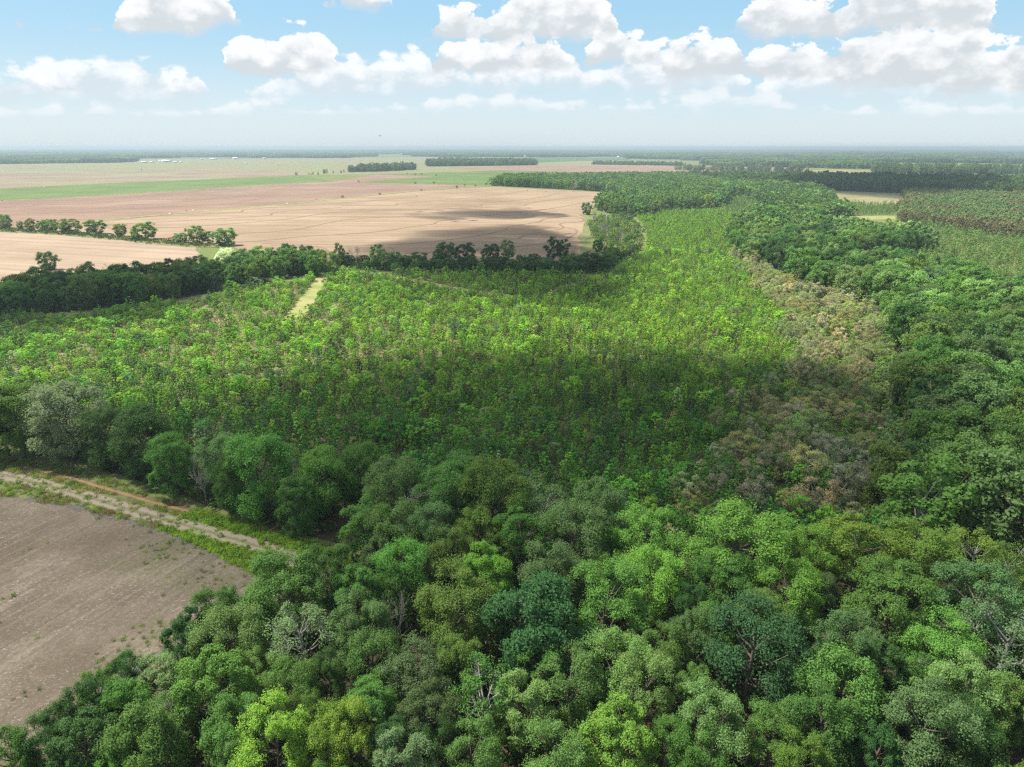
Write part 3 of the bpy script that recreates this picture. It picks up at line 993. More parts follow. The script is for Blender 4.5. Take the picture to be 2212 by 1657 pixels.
LEVEES = [
    [C1(*q) for q in [(-100, 436), (300, 412), (640, 402), (1000, 372), (1260, 353), (1310, 343), (1500, 330), (1540, 345), (1620, 330)]],
    [C1(*q) for q in [(-100, 460), (200, 447), (240, 436), (540, 431), (900, 406), (1180, 398), (1290, 385), (1480, 372)]],
    [C1(*q) for q in [(-100, 482), (500, 470), (800, 440), (1100, 425), (1400, 395), (1700, 362), (1740, 346), (1900, 322)]],
    [C1(*q) for q in [(-100, 504), (450, 486), (700, 479), (800, 464), (1200, 446), (1500, 430), (1700, 396), (2212, 350)]],
    [C1(*q) for q in [(600, 556), (1000, 512), (1400, 492), (1560, 486), (1600, 466), (1900, 446), (2212, 428)]],
    [C1(*q) for q in [(690, 566), (1100, 545), (1700, 510), (1770, 490), (1900, 475), (2212, 455)]],
    [C1(*q) for q in [(700, 594), (1200, 580), (1800, 535), (2050, 500), (2212, 482)]],
    [C1(*q) for q in [(1530, 626), (1900, 600), (2100, 560), (2212, 540)]],
    [C1(*q) for q in [(1540, 682), (1750, 665), (2000, 640), (2212, 630)]],
    [C1(*q) for q in [(1700, 688), (1950, 692), (2212, 698)]],
    [C1(*q) for q in [(1750, 698), (1960, 702), (2070, 712), (2120, 732), (2100, 758)]],
    [C2(*q) for q in [(0, 425), (330, 400), (480, 385), (510, 374), (780, 360), (1040, 335)]],
    [C2(*q) for q in [(0, 440), (330, 440), (380, 428), (620, 410), (900, 385), (980, 378), (1200, 345)]],
    [C2(*q) for q in [(0, 466), (600, 465), (880, 446), (915, 430), (1000, 420), (1250, 395), (1420, 360)]],
    [C2(*q) for q in [(0, 482), (500, 470), (1140, 446), (1200, 432), (1320, 410), (1600, 380)]],
    [C2(*q) for q in [(0, 536), (300, 515), (700, 510), (900, 510), (1300, 470), (1480, 440), (1690, 402)]],
    [C2(*q) for q in [(0, 629), (250, 610), (480, 576), (600, 560), (630, 544), (800, 525), (1100, 505), (1400, 478)]],
    [C2(*q) for q in [(0, 705), (420, 690), (800, 650), (1050, 602), (1090, 578), (1270, 550), (1320, 530), (1480, 510), (1555, 520), (1560, 545), (1420, 560), (1430, 590), (1200, 632), (1150, 655)]],
    [C2(*q) for q in [(420, 752), (700, 738), (1100, 712), (1400, 672), (1510, 630), (1520, 600), (1440, 582)]],
]
for i, L in enumerate(LEVEES):
    strip('field_levee', smooth_line(PW(L), 7), 2.6, zf + .1, m_levee, ((-.5, 0), (-.2, .22), (.2, .22), (.5, 0)), 20 + i, 0.12)

# floors of the distant woods
RIGHT_WOOD = [(1590, 560), (1575, 520), (1605, 486), (1640, 458), (1720, 445), (1790, 452), (1840, 466), (1815, 478), (1770, 478), (1765, 500), (1980, 520), (2000, 548), (1890, 560), (1760, 590), (1690, 590), (1640, 575)]
LOWER_WOOD = [(1690, 606), (1770, 596), (1890, 588), (2000, 612), (2100, 634), (2250, 655), (2500, 690), (2700, 1300), (2300, 1230), (2050, 1215), (1925, 1200), (1900, 1110), (1925, 1010), (1960, 880), (1945, 790), (1915, 700), (1880, 660), (1800, 640)]
LEFT_BELT = [(-250, 690), (0, 684), (260, 664), (480, 628), (600, 605), (712, 592), (720, 572), (640, 574), (560, 578), (400, 604), (200, 626), (0, 642), (-250, 655)]
MID_BELT = [(728, 574), (800, 586), (930, 588), (1100, 590), (1310, 592), (1325, 574), (1220, 570), (1000, 572), (860, 572), (740, 566)]
DEAD_BELT = [(1272, 484), (1300, 470), (1360, 462), (1385, 500), (1390, 545), (1350, 570), (1322, 574), (1300, 548), (1282, 515)]
MID_WOOD = [(1062, 401), (1200, 408), (1330, 416), (1338, 428), (1294, 441), (1288, 454), (1340, 467), (1400, 469), (1430, 456), (1560, 448), (1575, 432), (1500, 412), (1620, 392), (1480, 384), (1300, 386), (1090, 389)]
UPPER_WOOD = [(1474, 394), (1547, 399), (1680, 409), (1757, 414), (1795, 430), (1800, 456), (1764, 464), (1735, 450), (1640, 441), (1604, 424), (1572, 428), (1562, 448), (1474, 450)]
BAND_WOOD = [(1474, 386), (1560, 402), (1680, 408), (1800, 412), (1957, 418), (2400, 436), (2600, 415), (2400, 402), (2211, 398), (1800, 390), (1620, 386)]
PINES = [(1960, 440), (1945, 422), (2000, 416), (2120, 412), (2400, 428), (2700, 560), (2400, 540), (2211, 518), (2120, 507), (2040, 492), (1938, 478), (1935, 452)]
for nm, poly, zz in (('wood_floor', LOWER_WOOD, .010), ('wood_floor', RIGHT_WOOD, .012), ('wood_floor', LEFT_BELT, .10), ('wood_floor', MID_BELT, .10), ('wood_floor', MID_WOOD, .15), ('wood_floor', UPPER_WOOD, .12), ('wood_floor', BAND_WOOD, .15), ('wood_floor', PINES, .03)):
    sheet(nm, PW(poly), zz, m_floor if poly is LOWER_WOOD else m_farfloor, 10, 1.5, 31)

# ------------------------------------------------------------------ mature trees, one object each
TINT = {          # leaf colours
    'dark':   (0.034, 0.074, 0.021),
    'mid':    (0.054, 0.112, 0.025),
    'bright': (0.080, 0.165, 0.028),
    'light':  (0.088, 0.150, 0.044),
    'olive':  (0.066, 0.108, 0.024),
    'sage':   (0.070, 0.112, 0.040),
    'pale':   (0.095, 0.145, 0.060),
    'blue':   (0.030, 0.072, 0.026),
    'lime':   (0.100, 0.162, 0.030),
    'yellow': (0.104, 0.168, 0.028),
    'silver': (0.082, 0.122, 0.066),
    'white':  (0.330, 0.350, 0.270),
    'brown':  (0.105, 0.090, 0.042),
}
WORD = {'dark': 'dark green', 'mid': 'mid green', 'bright': 'bright green', 'light': 'light green', 'olive': 'olive green', 'sage': 'grey-green', 'pale': 'pale whitish green',
        'blue': 'deep blue-green', 'lime': 'lime yellow-green', 'yellow': 'yellow-green', 'silver': 'silvery green', 'white': 'white-blossomed', 'brown': 'brownish'}
FORMWORD = {'oak': 'billowy round-crowned', 'loose': 'open feathery', 'bigleaf': 'large-leaved drooping', 'layer': 'flat-tiered', 'sparse': 'thin-crowned branchy', 'moak': 'round-crowned', 'mloose': 'loose-crowned',
            'bare': 'leafless grey', 'snag': 'dead broken', 'thicket': 'leafless many-branched', 'slender': 'slim columnar', 'cedar': 'brownish feathery', 'mpine': 'pointed'}
trng = rs(77)
ALL_TREES = []      # (x, y, r)


def plant(form, x, y, r, h, tint, name='broadleaf_tree', parts=True):
    """one tree: an empty that carries trunk and crown"""
    fm, R0, H0 = FORMS[form]
    rot = trng.uniform(0, 6.28)
    sx = r / R0
    sz = h / H0
    ALL_TREES.append((x, y, r))
    tn = np.asarray(TINT[tint] if isinstance(tint, str) else tint)
    tn = tn * 2.1 * np.exp(trng.normal(0, 0.13)) * np.exp(trng.normal(0, 0.05, 3))
    if isinstance(fm, tuple):
        root = bpy.data.objects.new(name, None)
        COL.objects.link(root)
        root.location = (x, y, 0)
        root.rotation_euler = (0, 0, rot)
        root.scale = (sx, sx * trng.uniform(0.84, 1.12), sz)
        cr = link('crown', fm[0], root)
        cr['tint'] = [float(q) for q in tn]
        link('trunk', fm[1], root)
        return root
    o = link(name, fm, None, (x, y, 0), rot, (sx, sx, sz))
    return o


def B1(x, y): return (0.3331 * x, 1106.6 + 0.3331 * y)
def B2(x, y): return (736.8 + 0.3331 * x, 1106.6 + 0.3331 * y)
def B3(x, y): return (1473.7 + 0.3331 * x, 1106.6 + 0.3331 * y)
def D0(x, y): return (x, y)


K = 0.3331
HERO = []   # (X, Y of crown middle, width px, form, tint)
for (x, y, w, f, c) in [
    (1850, 500, 470, 'oak0', 'mid'), (2150, 420, 360, 'oak1', 'mid'), (1230, 800, 270, 'oak2', 'dark'), (1500, 830, 440, 'oak3', 'light'),
    (1430, 660, 300, 'loose0', 'mid'), (1640, 690, 240, 'oak0', 'bright'), (1940, 800, 420, 'sparse0', 'pale'), (1720, 1070, 210, 'oak1', 'light'),
    (1400, 1130, 490, 'oak2', 'olive'), (1050, 1110, 290, 'loose1', 'pale'), (820, 1070, 230, 'oak3', 'dark'), (640, 1190, 260, 'oak0', 'mid'),
    (520, 1340, 330, 'oak1', 'dark'), (820, 1280, 310, 'bigleaf0', 'mid'), (560, 1510, 370, 'oak2', 'dark'), (300, 1510, 240, 'oak3', 'dark'),
    (70, 1600, 220, 'oak0', 'mid'), (950, 1520, 430, 'bigleaf0', 'mid'), (1120, 1330, 300, 'sparse1', 'sage'), (1880, 1160, 310, 'loose0', 'mid'),
    (1540, 1420, 410, 'loose1', 'mid'), (1780, 1500, 430, 'oak1', 'yellow'), (2130, 1500, 330, 'oak3', 'yellow'), (1570, 1640, 260, 'oak0', 'light'),
    (800, 1620, 260, 'oak2', 'mid'), (2130, 1100, 260, 'oak1', 'dark'), (1980, 1340, 270, 'loose0', 'olive')]:
    HERO.append((*B1(x, y), w * K, f, c))
for (x, y, w, f, c) in [
    (100, 520, 300, 'oak2', 'mid'), (150, 110, 320, 'oak0', 'mid'), (320, 130, 330, 'oak3', 'mid'), (560, 160, 340, 'oak1', 'sage'), (240, 300, 200, 'oak2', 'sage'),
    (390, 370, 350, 'loose0', 'mid'), (700, 260, 290, 'oak0', 'olive'), (890, 140, 330, 'oak2', 'olive'), (1180, 150, 350, 'loose1', 'mid'), (1500, 150, 450, 'oak3', 'sage'),
    (2000, 180, 390, 'oak1', 'bright'), (930, 400, 340, 'oak2', 'bright'), (740, 600, 430, 'oak3', 'olive'), (1340, 400, 400, 'oak0', 'sage'), (1270, 710, 560, 'bigleaf0', 'blue'),
    (1720, 570, 480, 'oak1', 'mid'), (2020, 430, 390, 'oak3', 'bright'), (1720, 230, 230, 'oak0', 'bright'), (150, 790, 430, 'oak1', 'sage'), (200, 980, 370, 'oak3', 'mid'),
    (370, 770, 190, 'bare0', 'mid'), (580, 860, 500, 'thicket0', 'mid'), (500, 1100, 390, 'loose0', 'sage'), (760, 1000, 330, 'oak0', 'olive'), (920, 1210, 420, 'sparse0', 'mid'),
    (1180, 1260, 390, 'oak2', 'light'), (1300, 1010, 330, 'oak0', 'mid'), (1480, 1120, 430, 'loose1', 'mid'), (1800, 980, 390, 'oak3', 'light'), (1950, 1160, 430, 'oak1', 'light'),
    (2080, 920, 310, 'oak0', 'mid'), (170, 1310, 350, 'layer0', 'mid'), (560, 1330, 350, 'oak1', 'sage'), (30, 1470, 380, 'oak1', 'yellow'), (400, 1640, 390, 'oak2', 'pale'),
    (1790, 1460, 430, 'oak2', 'lime'), (860, 1580, 340, 'oak0', 'mid'), (1400, 1610, 390, 'oak3', 'light'), (2100, 1540, 260, 'oak1', 'mid'), (320, 1520, 210, 'layer0', 'dark'), (620, 1550, 260, 'oak3', 'dark')]:
    HERO.append((*B2(x, y), w * K, f, c))
for (x, y, w, f, c) in [
    (380, 240, 560, 'loose0', 'bright'), (800, 290, 340, 'oak1', 'yellow'), (1150, 240, 460, 'loose1', 'lime'), (1550, 300, 450, 'loose0', 'yellow'), (1880, 270, 310, 'sparse0', 'lime'),
    (2110, 350, 270, 'sparse1', 'lime'), (450, 860, 580, 'oak3', 'blue'), (680, 530, 390, 'oak0', 'bright'), (880, 530, 250, 'oak2', 'sage'), (1350, 570, 480, 'layer0', 'mid'),
    (1900, 580, 490, 'loose1', 'sage'), (1050, 960, 440, 'oak1', 'dark'), (1030, 1170, 480, 'bigleaf0', 'mid'), (1700, 910, 410, 'oak3', 'bright'), (1850, 1160, 410, 'oak0', 'light'),
    (2090, 830, 430, 'sparse0', 'pale'), (1560, 1060, 220, 'sparse1', 'mid'), (1300, 1010, 290, 'oak2', 'dark'), (200, 1390, 440, 'oak1', 'sage'), (90, 1160, 270, 'oak2', 'mid'),
    (80, 1580, 340, 'oak3', 'mid'), (580, 1440, 290, 'loose0', 'mid'), (900, 1370, 430, 'oak0', 'mid'), (1600, 1410, 560, 'oak1', 'sage'), (1850, 1500, 410, 'oak3', 'dark'),
    (1270, 1560, 310, 'oak2', 'dark'), (760, 1610, 310, 'oak0', 'olive'), (2070, 1250, 360, 'oak2', 'olive'), (60, 620, 240, 'oak0', 'dark'), (250, 460, 370, 'layer0', 'mid')]:
    HERO.append((*B3(x, y), w * K, f, c))
# the row along the ditch and the back edge of the near wood
HERO += [(30, 925, 150, 'full1', 'olive'), (135, 930, 158, 'full0', 'silver'), (-70, 930, 150, 'full1', 'dark'), (228, 965, 110, 'full0', 'dark'), (302, 972, 140, 'full1', 'dark'), (368, 1022, 112, 'full1', 'mid'),
         (436, 1020, 62, 'bare1', 'mid'), (466, 985, 90, 'loose1', 'sage'), (560, 1040, 170, 'full0', 'mid'), (505, 1075, 90, 'full0', 'mid'), (655, 1035, 100, 'bare2', 'mid'), (690, 1062, 130, 'full1', 'mid'), (775, 1045, 120, 'full1', 'mid'),
         (845, 1050, 110, 'full0', 'sage'), (885, 1085, 95, 'bare0', 'mid'), (930, 1088, 90, 'bare1', 'mid'), (965, 1068, 120, 'loose0', 'mid'), (1060, 1070, 150, 'full0', 'olive'), (1172, 1095, 110, 'sparse1', 'sage'),
         (1290, 1105, 130, 'full1', 'sage'), (1010, 1030, 110, 'full1', 'mid'), (640, 1115, 100, 'full1', 'mid')]


HERO = [(X, Y - 36, w * 0.86, f, c) if (Y < 1120 and X < 800 and f.startswith('full')) else (X, Y, w, f, c) for (X, Y, w, f, c) in HERO]


def from_hero(X, Y, w):
    """size and place of a crown seen at (X, Y) with apparent width w"""
    r, h = 6.0, 17.0
    for _ in range(4):
        d = dray(X, Y)
        zc = h * 0.62
        tt = (zc - CAM_H) / d[2]
        dist = tt * np.linalg.norm(d)
        r = float(np.clip(w * S / F * (tt) * 0.5 * 1.06, 2.6, 10.5))
        h = float(np.clip(r * 1.75 + 6.0, 8.5, 20.5))
    return d[0] * tt, d[1] * tt, r, h


hero_objs = []
for (X, Y, w, f, c) in HERO:
    x, y, r, h = from_hero(X, Y, w)
    if f.startswith(('bare', 'thicket')):
        h = 13 if f.startswith('bare') else 9
        r *= 1.0
    nm = 'dead_tree' if f[:4] in ('bare', 'thic', 'snag') else 'broadleaf_tree'
    o = plant(f, x, y, r, h, c, nm)
    hero_objs.append((o, X, Y, w, f, c))


LANDMARKS = [((1160, 1343), 'the deep blue-green tree'), ((930, 1393), 'the leafless grey thicket'), ((575, 1262), 'the stubble field tip'), ((2170, 1383), 'the white-limbed edge tree'), ((1857, 1187), 'the lime open-crowned tree'),
             ((135, 930), 'the silvery ditch-side tree'), ((1624, 1393), 'the tall blue-green tree'), ((720, 1600), 'the yellow-green bottom-edge pair'), ((1333, 1593), 'the lime bottom-edge tree'), ((350, 1477), 'the pale whitish tree'),
             ((646, 1373), 'the pale branchy tree'), ((890, 1087), 'the grey leafless clump'), ((1047, 1240), 'the bright round tree')]
OWN = {(1160, 1343): 'largest deep blue-green drooping tree in the middle of the near wood', (930, 1393): 'leafless grey many-branched thicket lying between green crowns in the near wood',
       (2170, 1383): 'thin-leaved tree with spreading white limbs at the right edge of the near wood', (1857, 1187): 'lime open-crowned tree just below the brown patch',
       (135, 930): 'big silvery green round tree standing beside the ditch', (1624, 1393): 'tall broad blue-green tree in the right half of the near wood'}
bases = []
for (o, X, Y, w, f, c) in hero_objs:
    own = [v_ for (p_, v_) in OWN.items() if math.hypot(p_[0] - X, p_[1] - Y) < 12]
    if own:
        bases.append(own[0]); continue
    best = min((l_ for l_ in LANDMARKS if math.hypot(l_[0][0] - X, l_[0][1] - Y) > 25), key=lambda l_: math.hypot(l_[0][0] - X, l_[0][1] - Y))
    dx, dy = X - best[0][0], Y - best[0][1]
    near_ = math.hypot(dx, dy) < 170
    rel = ('just ' if near_ else 'farther ') + ('right of' if dx > 0 else 'left of') if abs(dx) > abs(dy) else ('close ' if near_ else 'farther ') + ('behind' if dy < 0 else 'in front of')
    key = ''.join(q for q in f if not q.isdigit())
    fw = FORMWORD.get(key, 'leafy-skirted')
    if c == 'mid' and f[:4] in ('bare', 'thic'):
        bases.append('%s tree %s %s' % (fw, rel, best[1]))
    else:
        bases.append('%s %s tree %s %s' % (WORD[c], fw, rel, best[1]))
for i, (o, X, Y, w, f, c) in enumerate(hero_objs):
    same = [j for j in range(len(bases)) if bases[j] == bases[i]]
    lb = bases[i]
    if len(same) == 2:
        lb += ', the left one' if X == min(hero_objs[j][1] for j in same) else ', the right one'
    elif len(same) > 2:
        xs_ = sorted(hero_objs[j][1] for j in same)
        lb += ', leftmost one' if X == xs_[0] else (', rightmost one' if X == xs_[-1] else (', middle one' if len(same) == 3 else ', inner one at %s' % ('top' if Y == min(hero_objs[j][2] for j in same) else 'bottom')))
    tag(o, lb, 'dead tree' if f[:4] in ('bare', 'thic') else 'tree')


def crowded(x, y, r, k=0.8):
    for (a, b, q) in ALL_TREES:
        if (a - x) ** 2 + (b - y) ** 2 < (k * (r + q)) ** 2:
            return True
    return False



def seg_near(P, poly):
    dm = np.full(len(P), 1e9)
    for a, b in zip(poly, np.roll(poly, -1, 0)):
        ab = b - a
        t_ = np.clip(((P - a) @ ab) / (ab @ ab + 1e-9), 0, 1)
        dm = np.minimum(dm, np.linalg.norm(P - (a + t_[:, None] * ab), axis=1))
    return np.where(poly_mask(P, poly), 0, dm)


CAND = []          # trees of the woods before deciding which are built one by one


def fill(polyW, spacing, seed, forms, cols, rlo, rhi, k, label, group, hk=(1.75, 5.5), clear=None, weight=1.0):
    """fill a wood with tree positions, nearest first; crowns may touch but not coincide"""
    P = scatter(polyW, spacing, spacing, 1.0, seed)
    P = P[in_view(P, 330, 8)]
    if clear is not None:                                  # crowns must not hang over the open ground
        for cl_ in clear:
            P = P[seg_near(P, cl_) > 4.5]
    rng = rs(seed)
    for i in np.argsort(P[:, 1]):
        x, y = P[i]
        r = rng.uniform(rlo, rhi)
        if crowded(x, y, r, k):
            continue
        f = forms[rng.randint(len(forms))]
        c = cols[rng.randint(len(cols))]
        h = r * hk[0] + hk[1] * rng.uniform(0.85, 1.15)
        ALL_TREES.append((x, y, r))
        CAND.append((weight * r / math.hypot(x, y, CAM_H), x, y, r, h, f, c, label, group))


FOREST_FILL = [(-500, 2300), (-60, 1760), (60, 1655), (180, 1565), (300, 1490), (390, 1440), (480, 1372), (570, 1318), (640, 1262), (720, 1232), (790, 1215), (780, 1160), (1000, 1165), (1250, 1200), (1500, 1240), (1700, 1258), (1900, 1268), (2300, 1300), (2600, 1350), (2900, 2300)]
fill(PW(FOREST_FILL), 5.0, 201, ['oak0', 'oak1', 'oak2', 'oak3', 'layer0', 'loose0', 'bigleaf0'], ['mid', 'mid', 'dark', 'olive', 'sage', 'mid'], 2.6, 4.6, 0.80,
     'smaller green broadleaf tree squeezed between the big crowns of the near wood', 'filler trees of the near wood', clear=[PW(NEAR_FIELD) + np.array([0, -6.0]), PW(VERGE) + np.array([0, -6.0]), PW(VERGE)], weight=0.7)
fill(PW(LOWER_WOOD), 7.2, 202, ['moak0', 'moak1', 'moak2', 'moak0', 'mloose0'], ['mid', 'mid', 'dark', 'mid', 'olive', 'sage', 'light', 'light'], 4.6, 8.6, 0.62,
     'full green broadleaf tree in the dense wood along the right side of the plantation', 'trees of the right-hand wood')
fill(PW(RIGHT_WOOD), 8.0, 203, ['moak0', 'moak1', 'moak2', 'mloose0'], ['mid', 'dark', 'dark', 'olive', 'sage', 'light'], 4.5, 8.0, 0.6,
     'dark green broadleaf tree in the wood bordering the bright clearing', 'trees of the wood by the clearing')
fill(PW(LEFT_BELT), 6.5, 204, ['moak0', 'moak1', 'moak2', 'moak1', 'mloose0'], ['mid', 'mid', 'dark', 'olive', 'dark'], 4.0, 7.0, 0.62,
     'dark green tree in the wood belt between pale field and plantation', 'trees of the left wood belt', hk=(1.5, 5.5))

# lone trees along the hedge strip and in the thin tree line, each placed by its foot
LONE = []


def lone(X, Y, wpx, hpx, form, tint, label, cat='tree', name='broadleaf_tree'):
    """tree whose foot is seen at (X, Y), wpx wide and hpx tall in the 2211 px copy"""
    d = dray(X, Y)
    tt = -CAM_H / d[2]
    x, y = d[0] * tt, d[1] * tt
    depth = tt
    r = wpx * S / F * depth * 0.5 * 1.05
    h = hpx * S / F * depth * 1.02
    o = plant(form, x, y, r, h, tint, name)
    tag(o, label, cat)
    LONE.append(o)
    return o


def Z1(x, y): return (0.1708 * x, 453.4 + 0.1708 * y)
def Z2(x, y): return (377.9 + 0.1708 * x, 464.2 + 0.1708 * y)
def Z3(x, y): return (755.7 + 0.2685 * x, 485.8 + 0.2685 * y)


ord_h = ['second', 'third', 'fourth', 'fifth']
HEDGE_T = [  # foot, width, height
    (Z1(60, 235), 30, 30, 'moak0', 'mid', 'tree at the left frame edge, first in the hedge strip along the pale field'),
    (Z1(265, 255), 12, 19, 'moak1', 'sage', 'small pale tree between two larger ones near the left end of the hedge strip'),
    (Z1(400, 262), 21, 25, 'moak2', 'olive', 'medium round tree right of the small pale tree in the hedge strip'),
    (Z1(545, 275), 25, 24, 'moak1', 'mid', 'dark tree joined on its right to a taller crown in the hedge strip'),
    (Z1(668, 275), 25, 27, 'moak0', 'olive', 'taller crown pressed against its dark left neighbour in the hedge strip'),
    (Z1(890, 290), 42, 29, 'moak2', 'olive', 'broad spreading tree in the middle of the hedge strip beside the pale field'),
    (Z1(1220, 305), 42, 30, 'moak1', 'mid', 'broad tree with bushes at its foot, left of the lone slim hedge tree'),
    (Z1(1530, 335), 25, 27, 'moak0', 'olive', 'lone slim round-topped tree standing apart in the hedge strip'),
    (Z1(1850, 375), 48, 36, 'moak2', 'olive', 'widest dome-shaped tree in the hedge strip, right of the lone slim tree'),
    (Z1(1700, 330), 14, 15, 'moak1', 'olive', 'small crown leaning against the left flank of the widest hedge tree'),
    (Z2(70, 350), 26, 20, 'moak1', 'mid', 'low dark bushy pair-like tree right of the hedge strip gap'),
    (Z2(290, 365), 40, 39, 'mloose0', 'olive', 'tall airy tree with visible limbs near the right end of the hedge strip'),
    (Z2(420, 365), 26, 27, 'mloose0', 'sage', 'paler half-height tree against the right of the tall airy hedge tree'),
    (Z2(640, 385), 44, 37, 'moak0', 'mid', 'dense dome tree ending the hedge strip on the right'),
]
for (X, Y), w, h, f, c, lb in HEDGE_T:
    lone(X, Y, w, h, f, c, lb)
MIDLINE = [
    (Z3(65, 340), 34, 46, 'bare0', 'mid', 'leafless pale grey tree left in the thin tree line by the lane', 'dead_tree'),
    (Z3(225, 350), 34, 52, 'mloose0', 'mid', 'two-storeyed tree beside the pale leafless tree at the lane end', 'broadleaf_tree'),
    (Z3(300, 360), 30, 38, 'moak1', 'sage', 'silvery bush-like tree in the left half of the thin tree line', 'broadleaf_tree'),
    (Z3(420, 290), 25, 42, 'snag0', 'mid', 'tall bare-sided dead tree rising above the left tree line', 'dead_tree'),
    (Z3(365, 350), 30, 36, 'moak0', 'mid', 'low green tree under the tall bare-sided dead tree', 'broadleaf_tree'),
    (Z3(555, 345), 38, 32, 'moak2', 'dark', 'blocky low dark tree left of the gap in the thin tree line', 'broadleaf_tree'),
    (Z3(770, 310), 42, 46, 'moak0', 'dark', 'tall dark tree left of the dome-shaped one in the thin tree line', 'broadleaf_tree'),
    (Z3(710, 320), 26, 30, 'moak1', 'dark', 'smaller dark crown at the left foot of the tall dark tree', 'broadleaf_tree'),
    (Z3(930, 300), 44, 40, 'moak2', 'dark', 'smooth dome-shaped dark tree in the middle of the thin tree line', 'broadleaf_tree'),
    (Z3(1130, 300), 36, 38, 'moak1', 'dark', 'uneven dark tree between the dome-shaped and the pale tree', 'broadleaf_tree'),
    (Z3(1270, 300), 32, 48, 'mloose0', 'pale', 'pale tall half-bare tree in the right half of the thin tree line', 'broadleaf_tree'),
    (Z3(1480, 320), 26, 24, 'moak0', 'dark', 'low ragged dark tree right of the wide gap in the tree line', 'broadleaf_tree'),
    (Z3(1630, 300), 34, 54, 'mloose0', 'dark', 'tallest ragged-topped tree in the right half of the tree line', 'broadleaf_tree'),
    (Z3(1715, 290), 30, 46, 'mloose0', 'dark', 'flat-topped tree with a visible pale trunk beside the tallest ragged tree', 'broadleaf_tree'),
    (Z3(1800, 290), 26, 36, 'bare1', 'mid', 'leafless brown-grey tree behind the right end of the tree line', 'dead_tree'),
    (Z3(1800, 350), 38, 30, 'moak2', 'mid', 'low round tree in front of the leafless brown-grey tree', 'broadleaf_tree'),
    (Z3(1920, 360), 46, 38, 'moak0', 'dark', 'broad dark tree near the right end of the tree line', 'broadleaf_tree'),
    (Z3(2030, 350), 40, 34, 'moak1', 'dark', 'last dark tree of the tree line before the mown edge path', 'broadleaf_tree'),
    (Z3(1995, 215), 22, 26, 'moak2', 'dark', 'small dark round tree on the grassy field margin', 'broadleaf_tree'),
    (Z2(2085, 640), 24, 48, 'mloose0', 'mid', 'narrow two-tiered tree standing beside the hunting blind', 'broadleaf_tree'),
    (Z2(2140, 640), 30, 28, 'moak1', 'dark', 'dense dark bushy tree right behind the hunting blind', 'broadleaf_tree'),
    (C2(1590, 500), 21, 26, 'moak0', 'mid', 'lone round tree jutting into the big brown field at its right corner', 'broadleaf_tree'),
    (C2(1640, 560), 22, 32, 'bare2', 'mid', 'grey leafless tree at the upper end of the dead trees by the field corner', 'dead_tree'),
    (C2(1730, 560), 18, 34, 'snag0', 'mid', 'broken white snag above the cluster of dead trees by the field', 'dead_tree'),
    (C2(1720, 690), 30, 46, 'bare0', 'mid', 'tallest pale dead tree in the cluster by the field margin', 'dead_tree'),
    (C2(1800, 690), 36, 36, 'bare1', 'mid', 'spreading leafless tree right of the tallest pale dead tree', 'dead_tree'),
    (C2(1690, 640), 22, 34, 'bare2', 'mid', 'thin dead tree left of the tallest pale dead tree', 'dead_tree'),
    (C2(1880, 750), 22, 24, 'thicket0', 'mid', 'low leafless thicket at the foot of the dead tree cluster', 'dead_tree'),
    (C2(1500, 350), 30, 20, 'bare1', 'mid', 'pale leafless tree group standing before the far wood edge', 'dead_tree'),
    (Z2(370, 620), 14, 38, 'snag0', 'mid', 'broken-topped grey snag standing in the left wood belt', 'dead_tree'),
    (Z2(650, 690), 42, 44, 'moak1', 'white', 'white-blossomed tree standing out in the left wood belt', 'broadleaf_tree'),
    (Z2(1510, 580), 26, 28, 'bare0', 'mid', 'fan-shaped leafless tree near the right end of the left wood belt', 'dead_tree'),
    (Z1(1420, 870), 34, 34, 'bare2', 'mid', 'greyish purple leafless tree in the middle of the left wood belt', 'dead_tree'),
    (Z1(650, 990), 26, 26, 'bare1', 'mid', 'pale leafless tree low in the dark left wood belt', 'dead_tree'),
    (Z1(620, 760), 36, 40, 'moak0', 'dark', 'rounded dark tree poking above the left belt against the pale field', 'broadleaf_tree'),
    (B3(-10, 60), 0, 0, None, None, None, None),
    ((1875, 905), 16, 75, 'slender1', 'yellow', 'thin yellow-green columnar tree with a bare lower trunk in the brown patch', 'columnar_tree'),
    ((1905, 935), 28, 80, 'slender0', 'lime', 'tall leafy lime columnar tree at the edge of the brown patch', 'columnar_tree'),
    ((1930, 880), 20, 60, 'slender0', 'yellow', 'narrow yellow-green tree just behind the tall lime column', 'columnar_tree'),
    ((1895, 850), 30, 66, 'slender0', 'light', 'light green column above the brown patch beside the right wood', 'columnar_tree'),
    ((1868, 840), 20, 62, 'slender0', 'light', 'slim light green tree left of the light green column', 'columnar_tree'),
    ((1790, 960), 18, 64, 'slender0', 'lime', 'lone lime column standing amid the brown patch', 'columnar_tree'),
    ((1613, 965), 18, 46, 'slender0', 'lime', 'bright lime young tree alone at the left edge of the brown patch', 'columnar_tree'),
    ((1745, 975), 28, 36, 'slender0', 'lime', 'short stout lime tree near the middle of the brown patch', 'columnar_tree'),
    ((1848, 1085), 14, 46, 'slender1', 'lime', 'wispy lime column low in the brown patch near the foreground wood', 'columnar_tree'),
    ((1815, 1110), 18, 46, 'slender0', 'light', 'light wispy column beside the wispy lime column', 'columnar_tree'),
    ((1870, 1120), 18, 42, 'slender1', 'yellow', 'yellowish wispy column at the lower right of the brown patch', 'columnar_tree'),
    ((1905, 770), 24, 54, 'slender0', 'light', 'pale green column at the top right of the brown patch', 'columnar_tree'),
    ((1130, 1085), 0, 0, None, None, None, None),
]
for (X, Y), w, h, f, c, lb, nm in MIDLINE:
    if f:
        lone(X, Y, w, h, f, c, lb, 'dead tree' if nm == 'dead_tree' else 'tree', nm)

